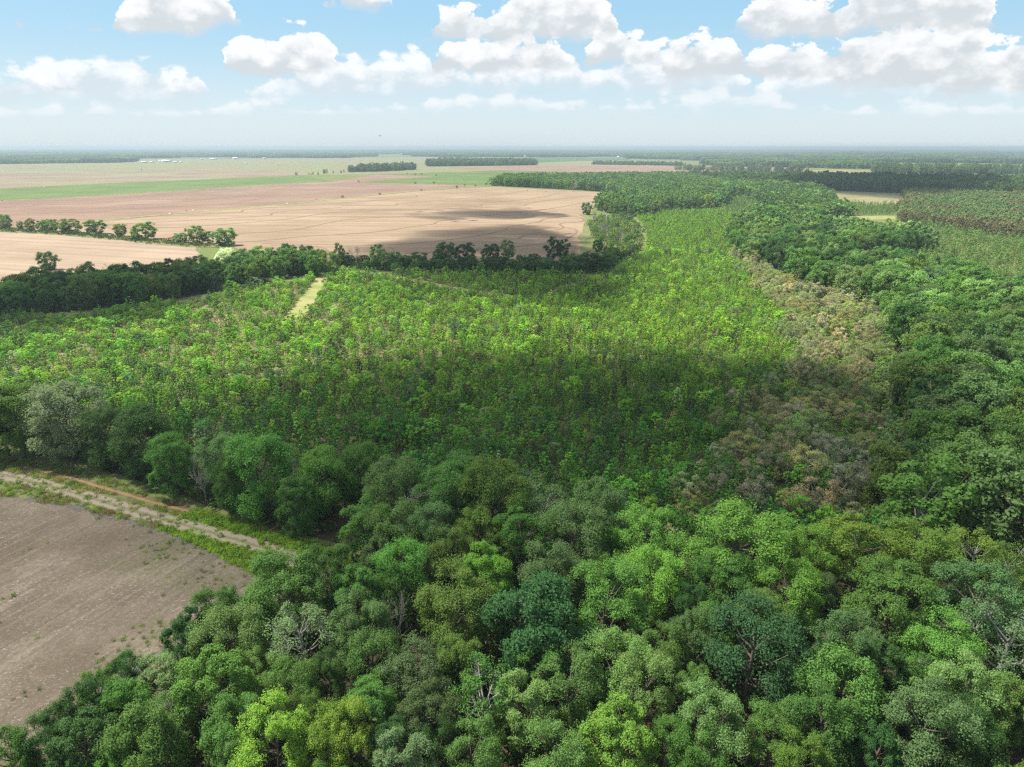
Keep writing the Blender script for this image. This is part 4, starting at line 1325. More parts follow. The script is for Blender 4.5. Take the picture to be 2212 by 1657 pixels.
crng = rs(88)
EDGE = [(1712, 612), (1760, 628), (1810, 648), (1850, 664), (1885, 690), (1902, 730), (1908, 770), (1900, 810), (1905, 850), (1925, 890), (1938, 940), (1915, 1010), (1905, 1070)]
for i in range(30):
    q = crng.uniform(0, len(EDGE) - 1.001)
    k_ = int(q)
    X_ = EDGE[k_][0] + (EDGE[k_ + 1][0] - EDGE[k_][0]) * (q - k_) + crng.normal(0, 9) - 6
    Y_ = EDGE[k_][1] + (EDGE[k_ + 1][1] - EDGE[k_][1]) * (q - k_) + crng.normal(0, 6)
    d = dray(X_, Y_); tt = -CAM_H / d[2]
    o = plant('slender%d' % (crng.rand() < 0.3), d[0] * tt, d[1] * tt, crng.uniform(1.4, 2.3), crng.uniform(8, 12.5), ('lime', 'light', 'lime', 'pale')[crng.randint(4)], 'columnar_tree')
    tag(o, 'small slim pale lime tree in the fringe between brown patch and right wood', 'tree', 'slim trees fringing the brown patch')
for i in range(26):
    X_, Y_ = crng.uniform(1600, 1900), crng.uniform(640, 1110)
    w_ = np.array([G(X_, Y_)])
    if not poly_mask(w_, PW([(1620, 600), (1700, 625), (1880, 700), (1890, 840), (1915, 960), (1890, 1100), (1600, 1130), (1640, 900), (1720, 780)]))[0]:
        continue
    o = plant('slender%d' % (crng.rand() < 0.4), w_[0, 0], w_[0, 1], crng.uniform(0.9, 1.5), crng.uniform(5.5, 9), ('lime', 'bright', 'light')[crng.randint(3)], 'columnar_tree')
    tag(o, 'thin lime green young tree sticking up out of the brown evergreens', 'tree', 'thin lime trees inside the brown patch')

fill(PW(MID_BELT), 7.0, 205, ['moak0', 'moak1', 'moak2'], ['dark', 'dark', 'mid'], 2.4, 4.0, 0.7, 'low dark green tree filling the thin tree line before the brown field', 'low trees of the tree line', hk=(1.3, 2.0), weight=0.6)
fill(PW(DEAD_BELT), 13, 206, ['moak0', 'moak1', 'mloose0'], ['mid', 'olive', 'sage', 'mid'], 1.8, 3.2, 0.75, 'green tree mixed among dead grey trees beside the field corner', 'green trees of the belt with dead trees', hk=(1.4, 2.0), weight=0.8)
fill(PW(MID_WOOD), 9.0, 207, ['moak0', 'moak1', 'moak2', 'mloose0'], ['mid', 'dark', 'olive', 'sage', 'mid'], 5.0, 8.0, 0.6, 'green tree in the large wood behind the brown field', 'trees of the far wood')

fill(PW(UPPER_WOOD), 8.5, 208, ['moak0', 'moak1', 'moak2', 'mloose0'], ['mid', 'dark', 'olive', 'sage', 'light', 'mid'], 4.5, 8.0, 0.6, 'green tree in the upper wood before the pale green field', 'trees of the upper wood')
CAND.sort(key=lambda q: -q[0])
n_hero = sum(1 for h in HERO if not h[3].startswith(('bare', 'thicket')))
n_lone = sum(1 for m in MIDLINE if m[6] == 'broadleaf_tree') + len(HEDGE_T)
N_IND = max(0, 299 - n_hero - n_lone)
for (_, x, y, r, h, f, c, lb, gp) in CAND[:N_IND]:
    ALL_TREES.pop(0)
    tag(plant(f, x, y, r, h, c), lb, 'tree', gp)

MIDFORMS = [join_np(*FORMS[k][0]) for k in ('moak0', 'moak1', 'moak2', 'mloose0')]
MIDK = {'moak0': 0, 'moak1': 1, 'moak2': 2, 'mloose0': 3}
rest = CAND[N_IND:]
far_rest = [q for q in rest if math.hypot(q[1], q[2]) > 620]
near_rest = [q for q in rest if math.hypot(q[1], q[2]) <= 620]
for nm, lst, forms, R0, H0 in (('woodland', near_rest, MIDFORMS, 6.3, 17.0), ('distant_woodland', far_rest, FAR, 6.0, 17.0)):
    if not lst:
        continue
    P = np.array([[q[1], q[2]] for q in lst])
    sc = np.array([[q[3] / R0, q[3] / R0, q[4] / H0] for q in lst])
    tn = np.array([TINT[q[6]] for q in lst]) * 2.0
    P = P + rs(7).normal(0, 1.5, P.shape)
    stuff(nm, 'mass of green broadleaf trees filling the woods behind the nearer trees' if nm == 'woodland' else 'far woods behind the fields reading as one green mass', P, 0.0, forms, tints(len(P), tn, 0.20, 5, 0.07), sc, 6)

# ------------------------------------------------------------------ plantation of young trees
PLANTATION = [(-250, 702), (0, 694), (260, 674), (480, 638), (600, 614), (700, 600), (722, 580), (760, 590), (1310, 598), (1326, 580), (1394, 548), (1397, 500), (1372, 466), (1430, 460), (1565, 454), (1608, 472), (1590, 500), (1578, 530),
              (1602, 572), (1690, 608), (1800, 645), (1890, 690), (1930, 800), (1945, 900), (1915, 1010), (1900, 1110), (1905, 1210), (1500, 1190), (1250, 1155), (1000, 1118), (780, 1070), (560, 1015), (330, 945), (160, 910), (0, 890), (-250, 875)]
BROWN = [(1585, 540), (1640, 580), (1700, 612), (1800, 648), (1890, 694), (1908, 770), (1885, 840), (1930, 960), (1900, 1120), (1640, 1160), (1500, 1140), (1560, 1010), (1625, 900), (1690, 840), (1720, 780), (1690, 690), (1640, 630), (1600, 580)]
PLW, BRW, LNW = PW(PLANTATION), PW(BROWN), PW(LANE)


def near_line(P, line, w):
    m = np.zeros(len(P), bool)
    for a, b in zip(line[:-1], line[1:]):
        ab = b - a
        t_ = np.clip(((P - a) @ ab) / (ab @ ab), 0, 1)
        m |= np.linalg.norm(P - (a + t_[:, None] * ab), axis=1) < w
    return m


P = scatter(PLW, 2.6, 2.05, 0.5, 301, ROWANG)
P = P[in_view(P, 150, 3)]
X, Y, dep = project(P)
rng = rs(302)
keep = ~poly_mask(P, LNW) & ~near_line(P, pl, 5.0) & ~near_line(P, pl2, 4.0)
inbrown = poly_mask(P + 14 * np.column_stack([fbm(P, 25, 308) - .5, fbm(P, 25, 309) - .5]), BRW)
n_lo = fbm(P, 60, 303)
n_hi = fbm(P, 14, 304)
leftness = np.clip((1150 - X) / 450, 0, 1) * np.clip((880 - Y) / 120, 0, 1)         # open, drier ground in the left half
dens = np.clip(0.97 - 0.62 * leftness * np.clip((n_lo - 0.12) * 2.2, 0.25, 1) - 0.25 * np.clip(n_hi - 0.55, 0, 1), 0.12, 1)
dens = np.where(inbrown, np.clip(0.95 * fbm(P, 22, 311) - 0.1, 0.08, 0.8), dens)
for (a, b, r) in [(o.location[0], o.location[1], 4.5) for o in LONE]:
    keep &= ((P[:, 0] - a) ** 2 + (P[:, 1] - b) ** 2) > r * r
keep &= rng.rand(len(P)) < dens
P, X, Y, dep, n_lo, n_hi, inbrown, leftness = (q[keep] for q in (P, X, Y, dep, n_lo, n_hi, inbrown, leftness))
n = len(P)
# colour: lime in the middle and right, deeper green near the foreground wood, cloud shade put into the tint; other species mixed in
mixn = fbm(P, 35, 306)
lime = np.array([0.262, 0.45, 0.052]); green = np.array([0.085, 0.265, 0.040]); blue = np.array([0.08, 0.17, 0.07]); pale = np.array([0.26, 0.32, 0.17])
w = np.clip((980 - Y) / 240, 0.0, 1) * 0.80 + 0.10
w = np.clip(w - 0.25 * leftness + rng.normal(0, 0.28, n), 0, 1)[:, None]
base = lime * w + green * (1 - w)
sp = rng.rand(n)
base[sp < 0.10 + 0.10 * np.clip((Y - 780) / 150, 0, 1)] = blue
base[(sp > 0.97)] = pale
base[(sp > 0.93) & (sp <= 0.96)] = np.array([0.09, 0.085, 0.04])
tn = tints(n, base * (0.82 + 0.36 * fbm(P, 18, 312))[:, None], 0.20, 307, 0.10)
size = 1.02 * np.clip(np.exp(rng.normal(-0.03, 0.22, n)) * (0.85 + 0.35 * np.clip((Y - 780) / 250, 0, 1) + 0.25 * (mixn - 0.5)), 0.4, 1.9)
big = rng.rand(n) < 0.025
size[big] *= 1.45
wid = 0.98 * size * np.exp(rng.normal(0, 0.16, n)) * (1 + 0.12 * leftness)
kind = np.where(rng.rand(n) < 0.20 + 0.35 * leftness, 1, 0)                         # 0 upright, 1 bushy
app = size / dep
seen = (X > 0) & (X < 2211) & (Y < 1110)
order = np.argsort(-np.where(seen, app, 0))
ind = order[:299]
isind = np.zeros(n, bool); isind[ind] = True
UP = [SAP[0], SAP[1], SAP[2], SAP[5], SAP[6]]
BU = [SAP[3], SAP[4]]
for i in ind:
    me = UP[rng.randint(len(UP))] if kind[i] == 0 else BU[rng.randint(2)]
    o = link('young_tree', me, None, (P[i, 0], P[i, 1], 0), rng.uniform(0, 6.28), (wid[i], wid[i], size[i]))
    o['tint'] = [float(q) for q in tn[i]]
    tag(o, 'upright young tree among the nearest rows of the planted thicket' if kind[i] == 0 else 'bushy young tree among the nearest rows of the planted thicket', 'young tree',
        'upright young trees in the near rows' if kind[i] == 0 else 'bushy young trees in the near rows')
nearm = dep < 520
for nm, sel, protos, lb in (('young_upright_trees', ~isind & nearm & (kind == 0), UP, 'thicket of upright lime green young trees planted in rows'),
                            ('young_bushy_trees', ~isind & nearm & (kind == 1), BU, 'bushy young trees scattered through the planted thicket'),
                            ('far_young_trees', ~isind & ~nearm, SAP_FAR, 'far end of the planted thicket reading as one light green mass')):
    q = np.where(sel)[0]
    stuff(nm, lb, P[q], 0.0, protos, tn[q], np.column_stack([wid[q], wid[q], size[q]]), 310)
print('saplings', n)

# brown feathery cedars: the ones that show largest are single objects
P2 = scatter(BRW, 4.0, 4.0, 0.9, 320)
P2 = P2[in_view(P2, 60, 3)]
P2 = P2 + 5 * np.column_stack([fbm(P2, 25, 324) - .5, fbm(P2, 25, 325) - .5]) * 3
P2 = P2[rng.rand(len(P2)) < np.clip(fbm(P2, 30, 326) * 1.1 + 0.22, 0.35, 0.9)]
n = len(P2)
d2 = np.hypot(P2[:, 0], P2[:, 1])
sz = np.clip(np.exp(rng.normal(-0.28, 0.22, n)), 0.4, 1.2)
t2 = tints(n, np.where((rng.rand(n) < 0.4)[:, None], np.array([0.31, 0.305, 0.17]), np.array([0.28, 0.305, 0.11])), 0.20, 321, 0.12)
gsel = rng.rand(n) < 0.30
t2[gsel] = tints(gsel.sum(), np.array([0.22, 0.31, 0.085]), 0.15, 322, 0.1)
order = np.argsort(d2 / sz)
for i in order[:290]:
    f = FORMS['cedar%d' % rng.randint(2)][0]
    root = bpy.data.objects.new('cedar', None)
    COL.objects.link(root)
    root.location = (P2[i, 0], P2[i, 1], 0); root.rotation_euler = (0, 0, rng.uniform(0, 6.28)); root.scale = (sz[i], sz[i], sz[i] * 0.85)
    cr = link('crown', f[0], root); cr['tint'] = [float(q) for q in t2[i]]
    link('trunk', f[1], root)
    tag(root, 'rusty brown feathery evergreen in the brown patch beside the right wood' if not gsel[i] else 'greenish feathery evergreen within the brown patch beside the right wood', 'evergreen tree',
        'brown evergreens of the brown patch' if not gsel[i] else 'greenish evergreens of the brown patch')
CEDM = [join_np(*FORMS['cedar%d' % k][0]) for k in range(2)]
q = order[290:]
if len(q):
    stuff('far_evergreens', 'brown evergreens thinning out at the upper end of the brown patch', P2[q], 0.0, CEDM, t2[q], np.column_stack([sz[q], sz[q], sz[q] * .85]), 323)

# other young stands on the right
SAP2 = PW([(1895, 580), (1985, 542), (2000, 520), (1985, 486), (2040, 494), (2120, 510), (2400, 542), (2700, 690), (2300, 655), (2100, 628), (2000, 606)])
SAP3 = PW([C3(905, 476), C3(1000, 434), C3(1400, 446), C3(1388, 506), C3(930, 506)])
SAP4 = PW([(1556, 452), (1575, 430), (1604, 426), (1642, 443), (1630, 462), (1606, 474)])
Pa, Pb = scatter(SAP2, 3.6, 3.4, 0.9, 330), scatter(SAP3, 4.2, 3.6, 0.8, 331)
P = np.concatenate([Pa, Pb, scatter(SAP4, 4.0, 3.6, 0.8, 335)]); P = P[in_view(P, 60, 3)]
P = P[rng.rand(len(P)) < 0.75]
stuff('right_young_stand', 'light green young trees standing on open ground behind the right wood', P, 0.0, SAP_FAR, tints(len(P), np.array([0.19, 0.31, 0.085]), 0.2, 332, 0.08), scl3(len(P), 0.8, 1.7, 333, 0.25), 334)
P = scatter(PW(PINES), 5.0, 4.4, 0.8, 340); P = P[in_view(P, 60, 5)]
tn = tints(len(P), np.array([0.17, 0.26, 0.09]), 0.16, 341, 0.10)
bs = fbm(P, 160, 342) > 0.62
tn[bs] = tints(bs.sum(), np.array([0.20, 0.20, 0.09]), 0.12, 343, 0.06)
stuff('pine_stand', 'dense stand of dull green half-grown pines at the right', P, 0.0, FARP, tn, scl3(len(P), 0.7, 1.1, 344), 345)
P = scatter(PW(BAND_WOOD), 8.5, 8.5, 0.9, 350); P = P + rs(354).normal(0, 4, P.shape); P = P[in_view(P, 60, 5)]
stuff('band_of_woods', 'long band of dark woods behind the pale green field', P, 0.0, FAR, tints(len(P), np.array([0.08, 0.145, 0.045]), 0.26, 351, 0.08), scl3(len(P), 0.65, 1.35, 352), 353)

# undergrowth of the plantation: shrubs and dry grass
P = scatter(PLW, 2.2, 2.2, 1.0, 360); P = P[in_view(P, 30, 0)]
X, Y, dep = project(P)
P = P[(rng.rand(len(P)) < 0.8) & (dep < 480) & ~poly_mask(P, LNW) & ~near_line(P, pl, 4.5)]
X, Y, dep = project(P)
k = fbm(P, 9, 361) + rng.normal(0, 0.17, len(P)) - 0.22 + 0.35 * (np.clip((1150 - X) / 450, 0, 1) * np.clip((880 - Y) / 120, 0, 1))
tn = np.where((k > 0.56)[:, None], np.array([0.46, 0.39, 0.27]), np.array([0.19, 0.28, 0.07]))
stuff('undergrowth', 'low shrubs and dry weeds between the planted young trees', P, 0.0, SHRUB, tints(len(P), tn, 0.22, 362, 0.12), scl3(len(P), 0.5, 1.25, 363, 0.3), 364)
P = scatter(FOREST_W, 2.6, 2.6, 1.0, 365); P = P[in_view(P, 30, 0)]
k = rng.rand(len(P))
P = P[fbm(P, 25, 366) + 0.3 * k > 0.34]
stuff('forest_undergrowth', 'low green bushes on the floor of the near wood', P, 0.0, SHRUB, tints(len(P), np.array([0.10, 0.18, 0.042]), 0.25, 367, 0.12), scl3(len(P), 0.9, 2.4, 368, 0.3), 369)

# weeds on the verge and in the field corner
VW = PW([(-60, 985), (60, 992), (190, 1015), (330, 1070), (470, 1112), (600, 1152), (700, 1178), (780, 1200), (700, 1270), (640, 1262), (575, 1252), (500, 1216), (430, 1180), (360, 1150), (270, 1124), (170, 1100), (60, 1080), (-60, 1066)])
P = scatter(VW, 0.62, 0.62, 1.0, 370); P = P[in_view(P, 30, 0)]
ontrack = near_line(P, track_line[::4], 2.1)
onwater = near_line(P, dl[::4], 1.0)
gn = fbm(P, 12, 371) + rng.normal(0, 0.12, len(P))
X, Y, dep = project(P)
brightband = near_line(P, PW([(360, 1150), (430, 1168), (520, 1196), (600, 1228), (640, 1240)]), 3.6) | near_line(P, PW([(420, 1118), (560, 1160), (680, 1195), (720, 1210)]), 3.2)
keep = ~onwater & ((~ontrack & (gn > 0.38)) | (ontrack & (rng.rand(len(P)) < 0.10)) | (brightband & ~ontrack))
P, gn, brightband = P[keep], gn[keep], brightband[keep]
tn = np.where(brightband[:, None], np.array([0.26, 0.40, 0.05]), np.where((gn + rng.normal(0, .1, len(P)) > 0.62)[:, None], np.array([0.27, 0.24, 0.14]), np.array([0.19, 0.28, 0.065])))
bsel = np.where(brightband & (rng.rand(len(P)) < 0.75))[0]
stuff('verge_weeds', 'grass and weeds growing beside the dirt track and ditch', P, 0.0, TUFT, tints(len(P), tn, 0.25, 372, 0.10), scl3(len(P), 0.5, 1.1, 373, 0.3), 374)
stuff('bright_weeds', 'bright green weed thicket along both sides of the dirt track', P[bsel], 0.0, SHRUB, tints(len(bsel), np.array([0.19, 0.32, 0.05]), 0.22, 375, 0.08), scl3(len(bsel), 0.3, 0.62, 376, 0.3), 377)
NFW = PW(NEAR_FIELD)
P = scatter(NFW, 1.6, 1.6, 1.0, 380); P = P[in_view(P, 30, 0)]
X, Y, dep = project(P)
edge = near_line(P, PW([(300, 1400), (420, 1330), (500, 1290), (560, 1250), (470, 1205), (330, 1150)]), 7) * 0.35
P = P[(fbm(P, 30, 381) + edge + rng.normal(0, 0.10, len(P))) > 0.86]
stuff('field_weeds', 'low green weeds coming up in the stubble field', P, 0.0, TUFT, tints(len(P), np.array([0.15, 0.21, 0.05]), 0.25, 382, 0.1), scl3(len(P), 0.35, 0.75, 383, 0.3), 384)
# hedge strip bushes and tree-line bushes
HS = smooth_line(PW([C1(-200, 585), C1(0, 600), C1(400, 625), C1(800, 658), C1(1270, 702), C1(1500, 700)]), 10)
strip('hedge_strip', HS, 16, 0.22, m_verge, ((-.5, 0), (.5, 0)), 60, 0.15)
Pl = []
for a, b in zip(HS[:-1], HS[1:]):
    m_ = max(1, int(np.linalg.norm(b - a) * 1.3))
    Pl.append(a + (b - a) * rng.rand(m_, 1) + rng.normal(0, 4.5, (m_, 2)))
P = np.concatenate(Pl); P = P[in_view(P, 60, 2)]
big_ = rng.rand(len(P)) < 0.3
tn = np.where(big_[:, None], np.array([0.065, 0.13, 0.03]), np.array([0.15, 0.20, 0.05]))
sc = scl3(len(P), 0.9, 1.7, 391, 0.3); sc[big_] *= 1.6
stuff('hedge_bushes', 'strip of bushes and tall weeds between two bare fields', P, 0.0, SHRUB, tints(len(P), tn, 0.2, 392, 0.08), sc, 393)
P = np.concatenate([scatter(PW(MID_BELT), 3.0, 3.0, 1.0, 394), scatter(PW(DEAD_BELT), 4.0, 4.0, 1.0, 395)]); P = P[in_view(P, 60, 2)]
P = P[rng.rand(len(P)) < np.where(P[:, 1] > 520, 0.6, 0.7)]
stuff('tree_line_bushes', 'bushes growing under the thin tree line and dead trees', P, 0.0, SHRUB, tints(len(P), np.where((P[:, 1] > 520)[:, None], np.array([0.14, 0.21, 0.06]), np.array([0.06, 0.12, 0.03])), 0.25, 396, 0.1), scl3(len(P), 1.2, 2.6, 397, 0.3), 398)

# ------------------------------------------------------------------ distant woods up to the horizon
def area_pts(polyD, s, seed):
    return scatter(PW(polyD), s, s, 0.8, seed)


isl = [C2(565 + 690 * u, 188 - 8 * u) for u in np.linspace(0, 1, 8)] + [C2(1255 - 690 * u, 170 - 4 * math.sin(u * 3.14)) for u in np.linspace(0, 1, 8)]
isl2 = [C2(40, 226), C2(260, 221), C2(470, 210), C2(470, 204), C2(260, 209), C2(150, 214)]
row1 = [C2(-320, 247), C2(-200, 246), C2(0, 232), C2(100, 224), C2(100, 221), C2(0, 228), C2(-200, 241), C2(-320, 243)]
row2 = [C2(1620, 176), C2(2212, 184), C2(2212, 180), C2(1650, 172)]
row3 = [C2(630, 137), C2(840, 138), C2(840, 136), C2(630, 135)]
row4 = [C3(-40, 214), C3(420, 220), C3(780, 222), C3(790, 216), C3(420, 215), C3(-40, 209)]
row5 = [C3(1240, 232), C3(1930, 238), C3(2400, 246), C3(2400, 224), C3(1900, 214), C3(1250, 208)]
AREAS = [(area_pts(isl, 8, 401), 1.0), (area_pts(isl2, 9, 402), 1.0), (area_pts(row1, 26, 403), 0.5), (area_pts(row2, 10, 404), 0.7), (area_pts(row3, 26, 405), 1.0), (area_pts(row4, 15, 406), 0.9), (area_pts(row5, 13, 407), 1.0)]
P = np.concatenate([a_ for a_, v_ in AREAS])
ks = np.concatenate([np.full(len(a_), v_) for a_, v_ in AREAS])
iv = in_view(P, 60, 8)
P, ks = P[iv], ks[iv]; P = P + rs(411).normal(0, 6, P.shape)
stuff('field_copses', 'dark copses and tree rows standing between the far fields', P, 0.0, FAR, tints(len(P), np.array([0.10, 0.17, 0.062]), 0.28, 408, 0.08), scl3(len(P), 0.6, 1.5, 409) * ks[:, None], 410)

FARW = [C1(-1500, 172), C1(0, 172), C1(790, 163), C1(830, 146), C1(940, 141), C1(2212, 133), C2(190, 124), C2(185, 112), C2(470, 106), C2(480, 124), C2(1190, 128), C2(1870, 128), C2(1890, 136), C2(2040, 146), C3(0, 148), C3(180, 150), C3(200, 172), C3(300, 190), C3(780, 192), C3(930, 202), C3(1240, 204), C3(1380, 172), C3(2400, 174), C3(3600, 200),
        (5200, 324.0), (-3000, 324.0)]
FW = PW(FARW)
P = scatter(FW, 100, 100, 0.6, 420)
P = P[in_view(P, 250, 8)]
dd = np.hypot(P[:, 0], P[:, 1])
gap = fbm(P * np.array([0.45, 1.0]), 1500, 421)
nearw = (dd < 7000)
P1 = P[nearw & ((gap < 0.66) | (dd < 3600))]
stuff('far_woods', 'far woods stretching across the plain towards the horizon', P1, 0.0, PATCH, tints(len(P1), np.array([0.10, 0.165, 0.062]), 0.22, 422, 0.08), scl3(len(P1), 0.8, 1.3, 423, 0.05), 424, 0.0)
P = scatter(FW, 400, 400, 0.6, 425)
P = P[in_view(P, 250, 8)]
dd = np.hypot(P[:, 0], P[:, 1])
gap = fbm(P * np.array([0.45, 1.0]), 2600, 426)
P = P[(dd > 6800) & (dd < 26000) & (gap < 0.68)]
stuff('horizon_woods', 'hazy woods along the horizon', P, 0.0, PATCH_BIG, tints(len(P), np.array([0.10, 0.165, 0.062]), 0.2, 427, 0.06), scl3(len(P), 0.95, 1.2, 428, 0.05), 429, 0.0)
print('patches', len(P1), len(P))


# ------------------------------------------------------------------ buildings and small man-made things
def paint(name, c, rough=0.6, spec=0.3):
    m, t = new_mat(name)
    p = t.n('ShaderNodeTexCoord').outputs['Object']
    n_ = t.noise(p, 1.5, 4)
    finish(t, t.mix(t.rng(n_, 0.3, 0.7), tuple(q * 0.86 for q in c), c), rough, spec)
    return m


M_WHITE = paint('white_paint', (0.78, 0.78, 0.76)); M_GREY = paint('grey_sheet_metal', (0.42, 0.45, 0.47), 0.4); M_ROOF = paint('pale_metal_roof', (0.66, 0.68, 0.70), 0.35)
M_DARK = paint('dark_opening', (0.03, 0.03, 0.032)); M_ORANGE = paint('orange_plastic', (0.80, 0.16, 0.04)); M_WOOD = paint('weathered_timber', (0.22, 0.18, 0.13), 0.85, 0.1); M_BLINDW = paint('grey_panel', (0.55, 0.57, 0.58))
M_BIRD = paint('dark_feather', (0.03, 0.026, 0.024), 0.8, 0.1)


def box_np(V, Q, c, s, rot=None):
    o = len(V)
    for dz in (-1, 1):
        for dx, dy in ((-1, -1), (1, -1), (1, 1), (-1, 1)):
            V.append([c[0] + dx * s[0] / 2, c[1] + dy * s[1] / 2, c[2] + dz * s[2] / 2])
    Q += [[o, o + 3, o + 2, o + 1], [o + 4, o + 5, o + 6, o + 7]] + [[o + i, o + (i + 1) % 4, o + 4 + (i + 1) % 4, o + 4 + i] for i in range(4)]


def boxes(name, lst, mat, parent):
    V, Q = [], []
    for c, s in lst:
        box_np(V, Q, c, s)
    return link(name, mesh_np(name, V, [np.array(Q)], [mat]), parent)


def barn(X, Y, wpx, depth, hh, wall, roof, label, doors=2, rotz=0.0):
    d = dray(X, Y); tt = -CAM_H / d[2]
    x, y = d[0] * tt, d[1] * tt
    w = wpx * S / F * tt
    root = bpy.data.objects.new('farm_shed', None); COL.objects.link(root)
    root.location = (x, y, 0.3); root.rotation_euler = (0, 0, rotz)
    tag(root, label, 'shed', 'farm sheds on the plain')
    rise = depth * 0.16
    V = [[-w/2, -depth/2, 0], [w/2, -depth/2, 0], [w/2, depth/2, 0], [-w/2, depth/2, 0], [-w/2, -depth/2, hh], [w/2, -depth/2, hh], [w/2, depth/2, hh], [-w/2, depth/2, hh], [-w/2, 0, hh + rise], [w/2, 0, hh + rise]]
    link('wall', mesh_np('wall', V, [np.array([[0, 1, 5, 4], [2, 3, 7, 6], [1, 2, 6, 5], [3, 0, 4, 7]]), np.array([[4, 8, 7], [5, 6, 9]])], [wall]), root)
    e = 0.6
    V = [[-w/2-e, -depth/2-e, hh-.1], [w/2+e, -depth/2-e, hh-.1], [w/2+e, 0, hh+rise+.15], [-w/2-e, 0, hh+rise+.15], [w/2+e, depth/2+e, hh-.1], [-w/2-e, depth/2+e, hh-.1]]
    V2 = V + [[a, b, c - 0.12] for a, b, c in V]
    Q = [[0, 1, 2, 3], [3, 2, 4, 5], [7, 6, 9, 8], [8, 9, 11, 10], [0, 6, 7, 1], [5, 4, 10, 11], [1, 7, 8, 2], [2, 8, 10, 4], [0, 3, 9, 6], [3, 5, 11, 9]]
    link('roof', mesh_np('roof', V2, [np.array(Q)], [roof]), root)
    for k in range(doors):
        cx = (k + 0.5) / doors * w * 0.7 - w * 0.35
        boxes('door', [((cx, -depth/2 - 0.05, hh * 0.4), (min(5, w * 0.2), 0.08, hh * 0.8))], M_DARK, root)
    return root


for (X, Y), w, dp, hh, wl, rf, lb, dr in [
    (C1(1528, 141), 11, 22, 8, M_WHITE, M_WHITE, 'bright white shed alone before the far woods', 2), (C1(1385, 143), 15, 18, 6, M_GREY, M_ROOF, 'long grey shed left of the bright white shed', 3),
    (C1(1308, 144), 5, 10, 4, M_GREY, M_ROOF, 'small grey shed left of the long grey shed', 1), (C1(1345, 143), 3, 8, 3.5, M_WHITE, M_ROOF, 'tiny white hut touching the long grey shed', 1),
    (C1(1080, 160), 18, 26, 7, M_WHITE, M_WHITE, 'largest white shed in the farmyard cluster by the wood corner', 3), (C1(1042, 157), 7, 14, 6, M_WHITE, M_ROOF, 'white shed left of the largest shed in the farmyard', 1),
    (C1(985, 162), 8, 12, 4, M_GREY, M_ROOF, 'grey low shed in the middle of the farmyard', 2), (C1(935, 164), 12, 12, 4, M_GREY, M_WHITE, 'long low shed at the left end of the farmyard', 3),
    (C1(1140, 162), 8, 10, 4, M_GREY, M_ROOF, 'grey shed right of the largest farmyard shed', 1), (C1(1175, 162), 6, 9, 3.5, M_GREY, M_ROOF, 'small shed at the right end of the farmyard', 1),
    (C1(1715, 138), 8, 14, 5, M_GREY, M_ROOF, 'lone grey shed right of the bright white shed', 1), (C1(1595, 172), 5, 9, 3.5, M_GREY, M_ROOF, 'little shed standing out on the pale far field', 1),
    (C2(1795, 129), 5, 16, 6, M_WHITE, M_WHITE, 'white shed at the right end of the far green field', 1), (C2(1192, 131), 3.2, 12, 11, M_WHITE, M_WHITE, 'tall white shed beyond the oval copse', 1)]:
    barn(X, Y, w, dp, hh, wl, rf, lb, dr)
bx_, by_ = G(*C1(1060, 160))


def blind(X, Y, label, sc=1.0, rotz=0.1):
    x, y = G(X, Y)
    root = bpy.data.objects.new('hunting_blind', None); COL.objects.link(root)
    root.location = (x, y, 0); root.rotation_euler = (0, 0, rotz); root.scale = (sc, sc, sc)
    tag(root, label, 'hunting blind')
    boxes('cabin', [((0, 0, 3.3), (2.0, 2.0, 2.0))], M_BLINDW, root)
    boxes('roof', [((0, 0, 4.36), (2.3, 2.3, 0.12))], M_ROOF, root)
    boxes('window', [((-0.48, -1.01, 3.55), (0.72, 0.05, 0.55))], M_DARK, root)
    boxes('window', [((0.48, -1.01, 3.55), (0.72, 0.05, 0.55))], M_DARK, root)
    boxes('window', [((-1.01, 0, 3.55), (0.05, 0.9, 0.55))], M_DARK, root)
    for sx in (-1, 1):
        for sy in (-1, 1):
            boxes('leg', [((sx * 0.88, sy * 0.88, 1.1), (0.14, 0.14, 2.4))], M_WOOD, root)
    boxes('ladder', [((1.18, -0.25, 1.1), (0.06, 0.06, 2.3)), ((1.18, 0.25, 1.1), (0.06, 0.06, 2.3))] + [((1.18, 0, 0.3 + 0.35 * k), (0.05, 0.5, 0.05)) for k in range(6)], M_WOOD, root)


blind(*Z2(2056, 655), 'grey box hunting blind on timber legs at the top of the mown lane', 1.1)
blind(*C3(880, 470), 'pale box hunting blind at the corner of the bright clearing', 1.6, -0.2)


def gate(X, Y, i, mat, label, grp):
    x, y = G(X, Y)
    if i == 0:
        gate.proto = {}
    key = mat.name
    if key not in gate.proto:
        V, Q = [], []
        ang = np.linspace(0, math.pi, 9)
        for yy in (-1.3, 1.3):                                 # a curved spill sheet pushed into the ridge
            for a_ in ang:
                V.append([1.5 * math.cos(a_), yy, 1.1 - 0.75 * math.sin(a_)])
        for k_ in range(8):
            Q.append([k_, k_ + 1, 10 + k_, 9 + k_])
        a1 = mesh_np('sheet', V, [np.array(Q)], [mat])
        V, Q = [], []
        for sx in (-1.5, 1.5):
            box_np(V, Q, (sx, 0, 0.75), (0.1, 0.1, 1.5))
        box_np(V, Q, (0, 0, 0.7), (2.9, 0.06, 0.9))
        gate.proto[key] = (a1, mesh_np('panel', V, [np.array(Q)], [mat]))
    root = bpy.data.objects.new('levee_gate', None); COL.objects.link(root)
    root.location = (x, y, 0.12); root.rotation_euler = (0, 0, 0.3 * (i % 5) - 0.5)
    link('spill_sheet', gate.proto[key][0], root); link('panel', gate.proto[key][1], root)
    tag(root, label, 'levee gate', grp)


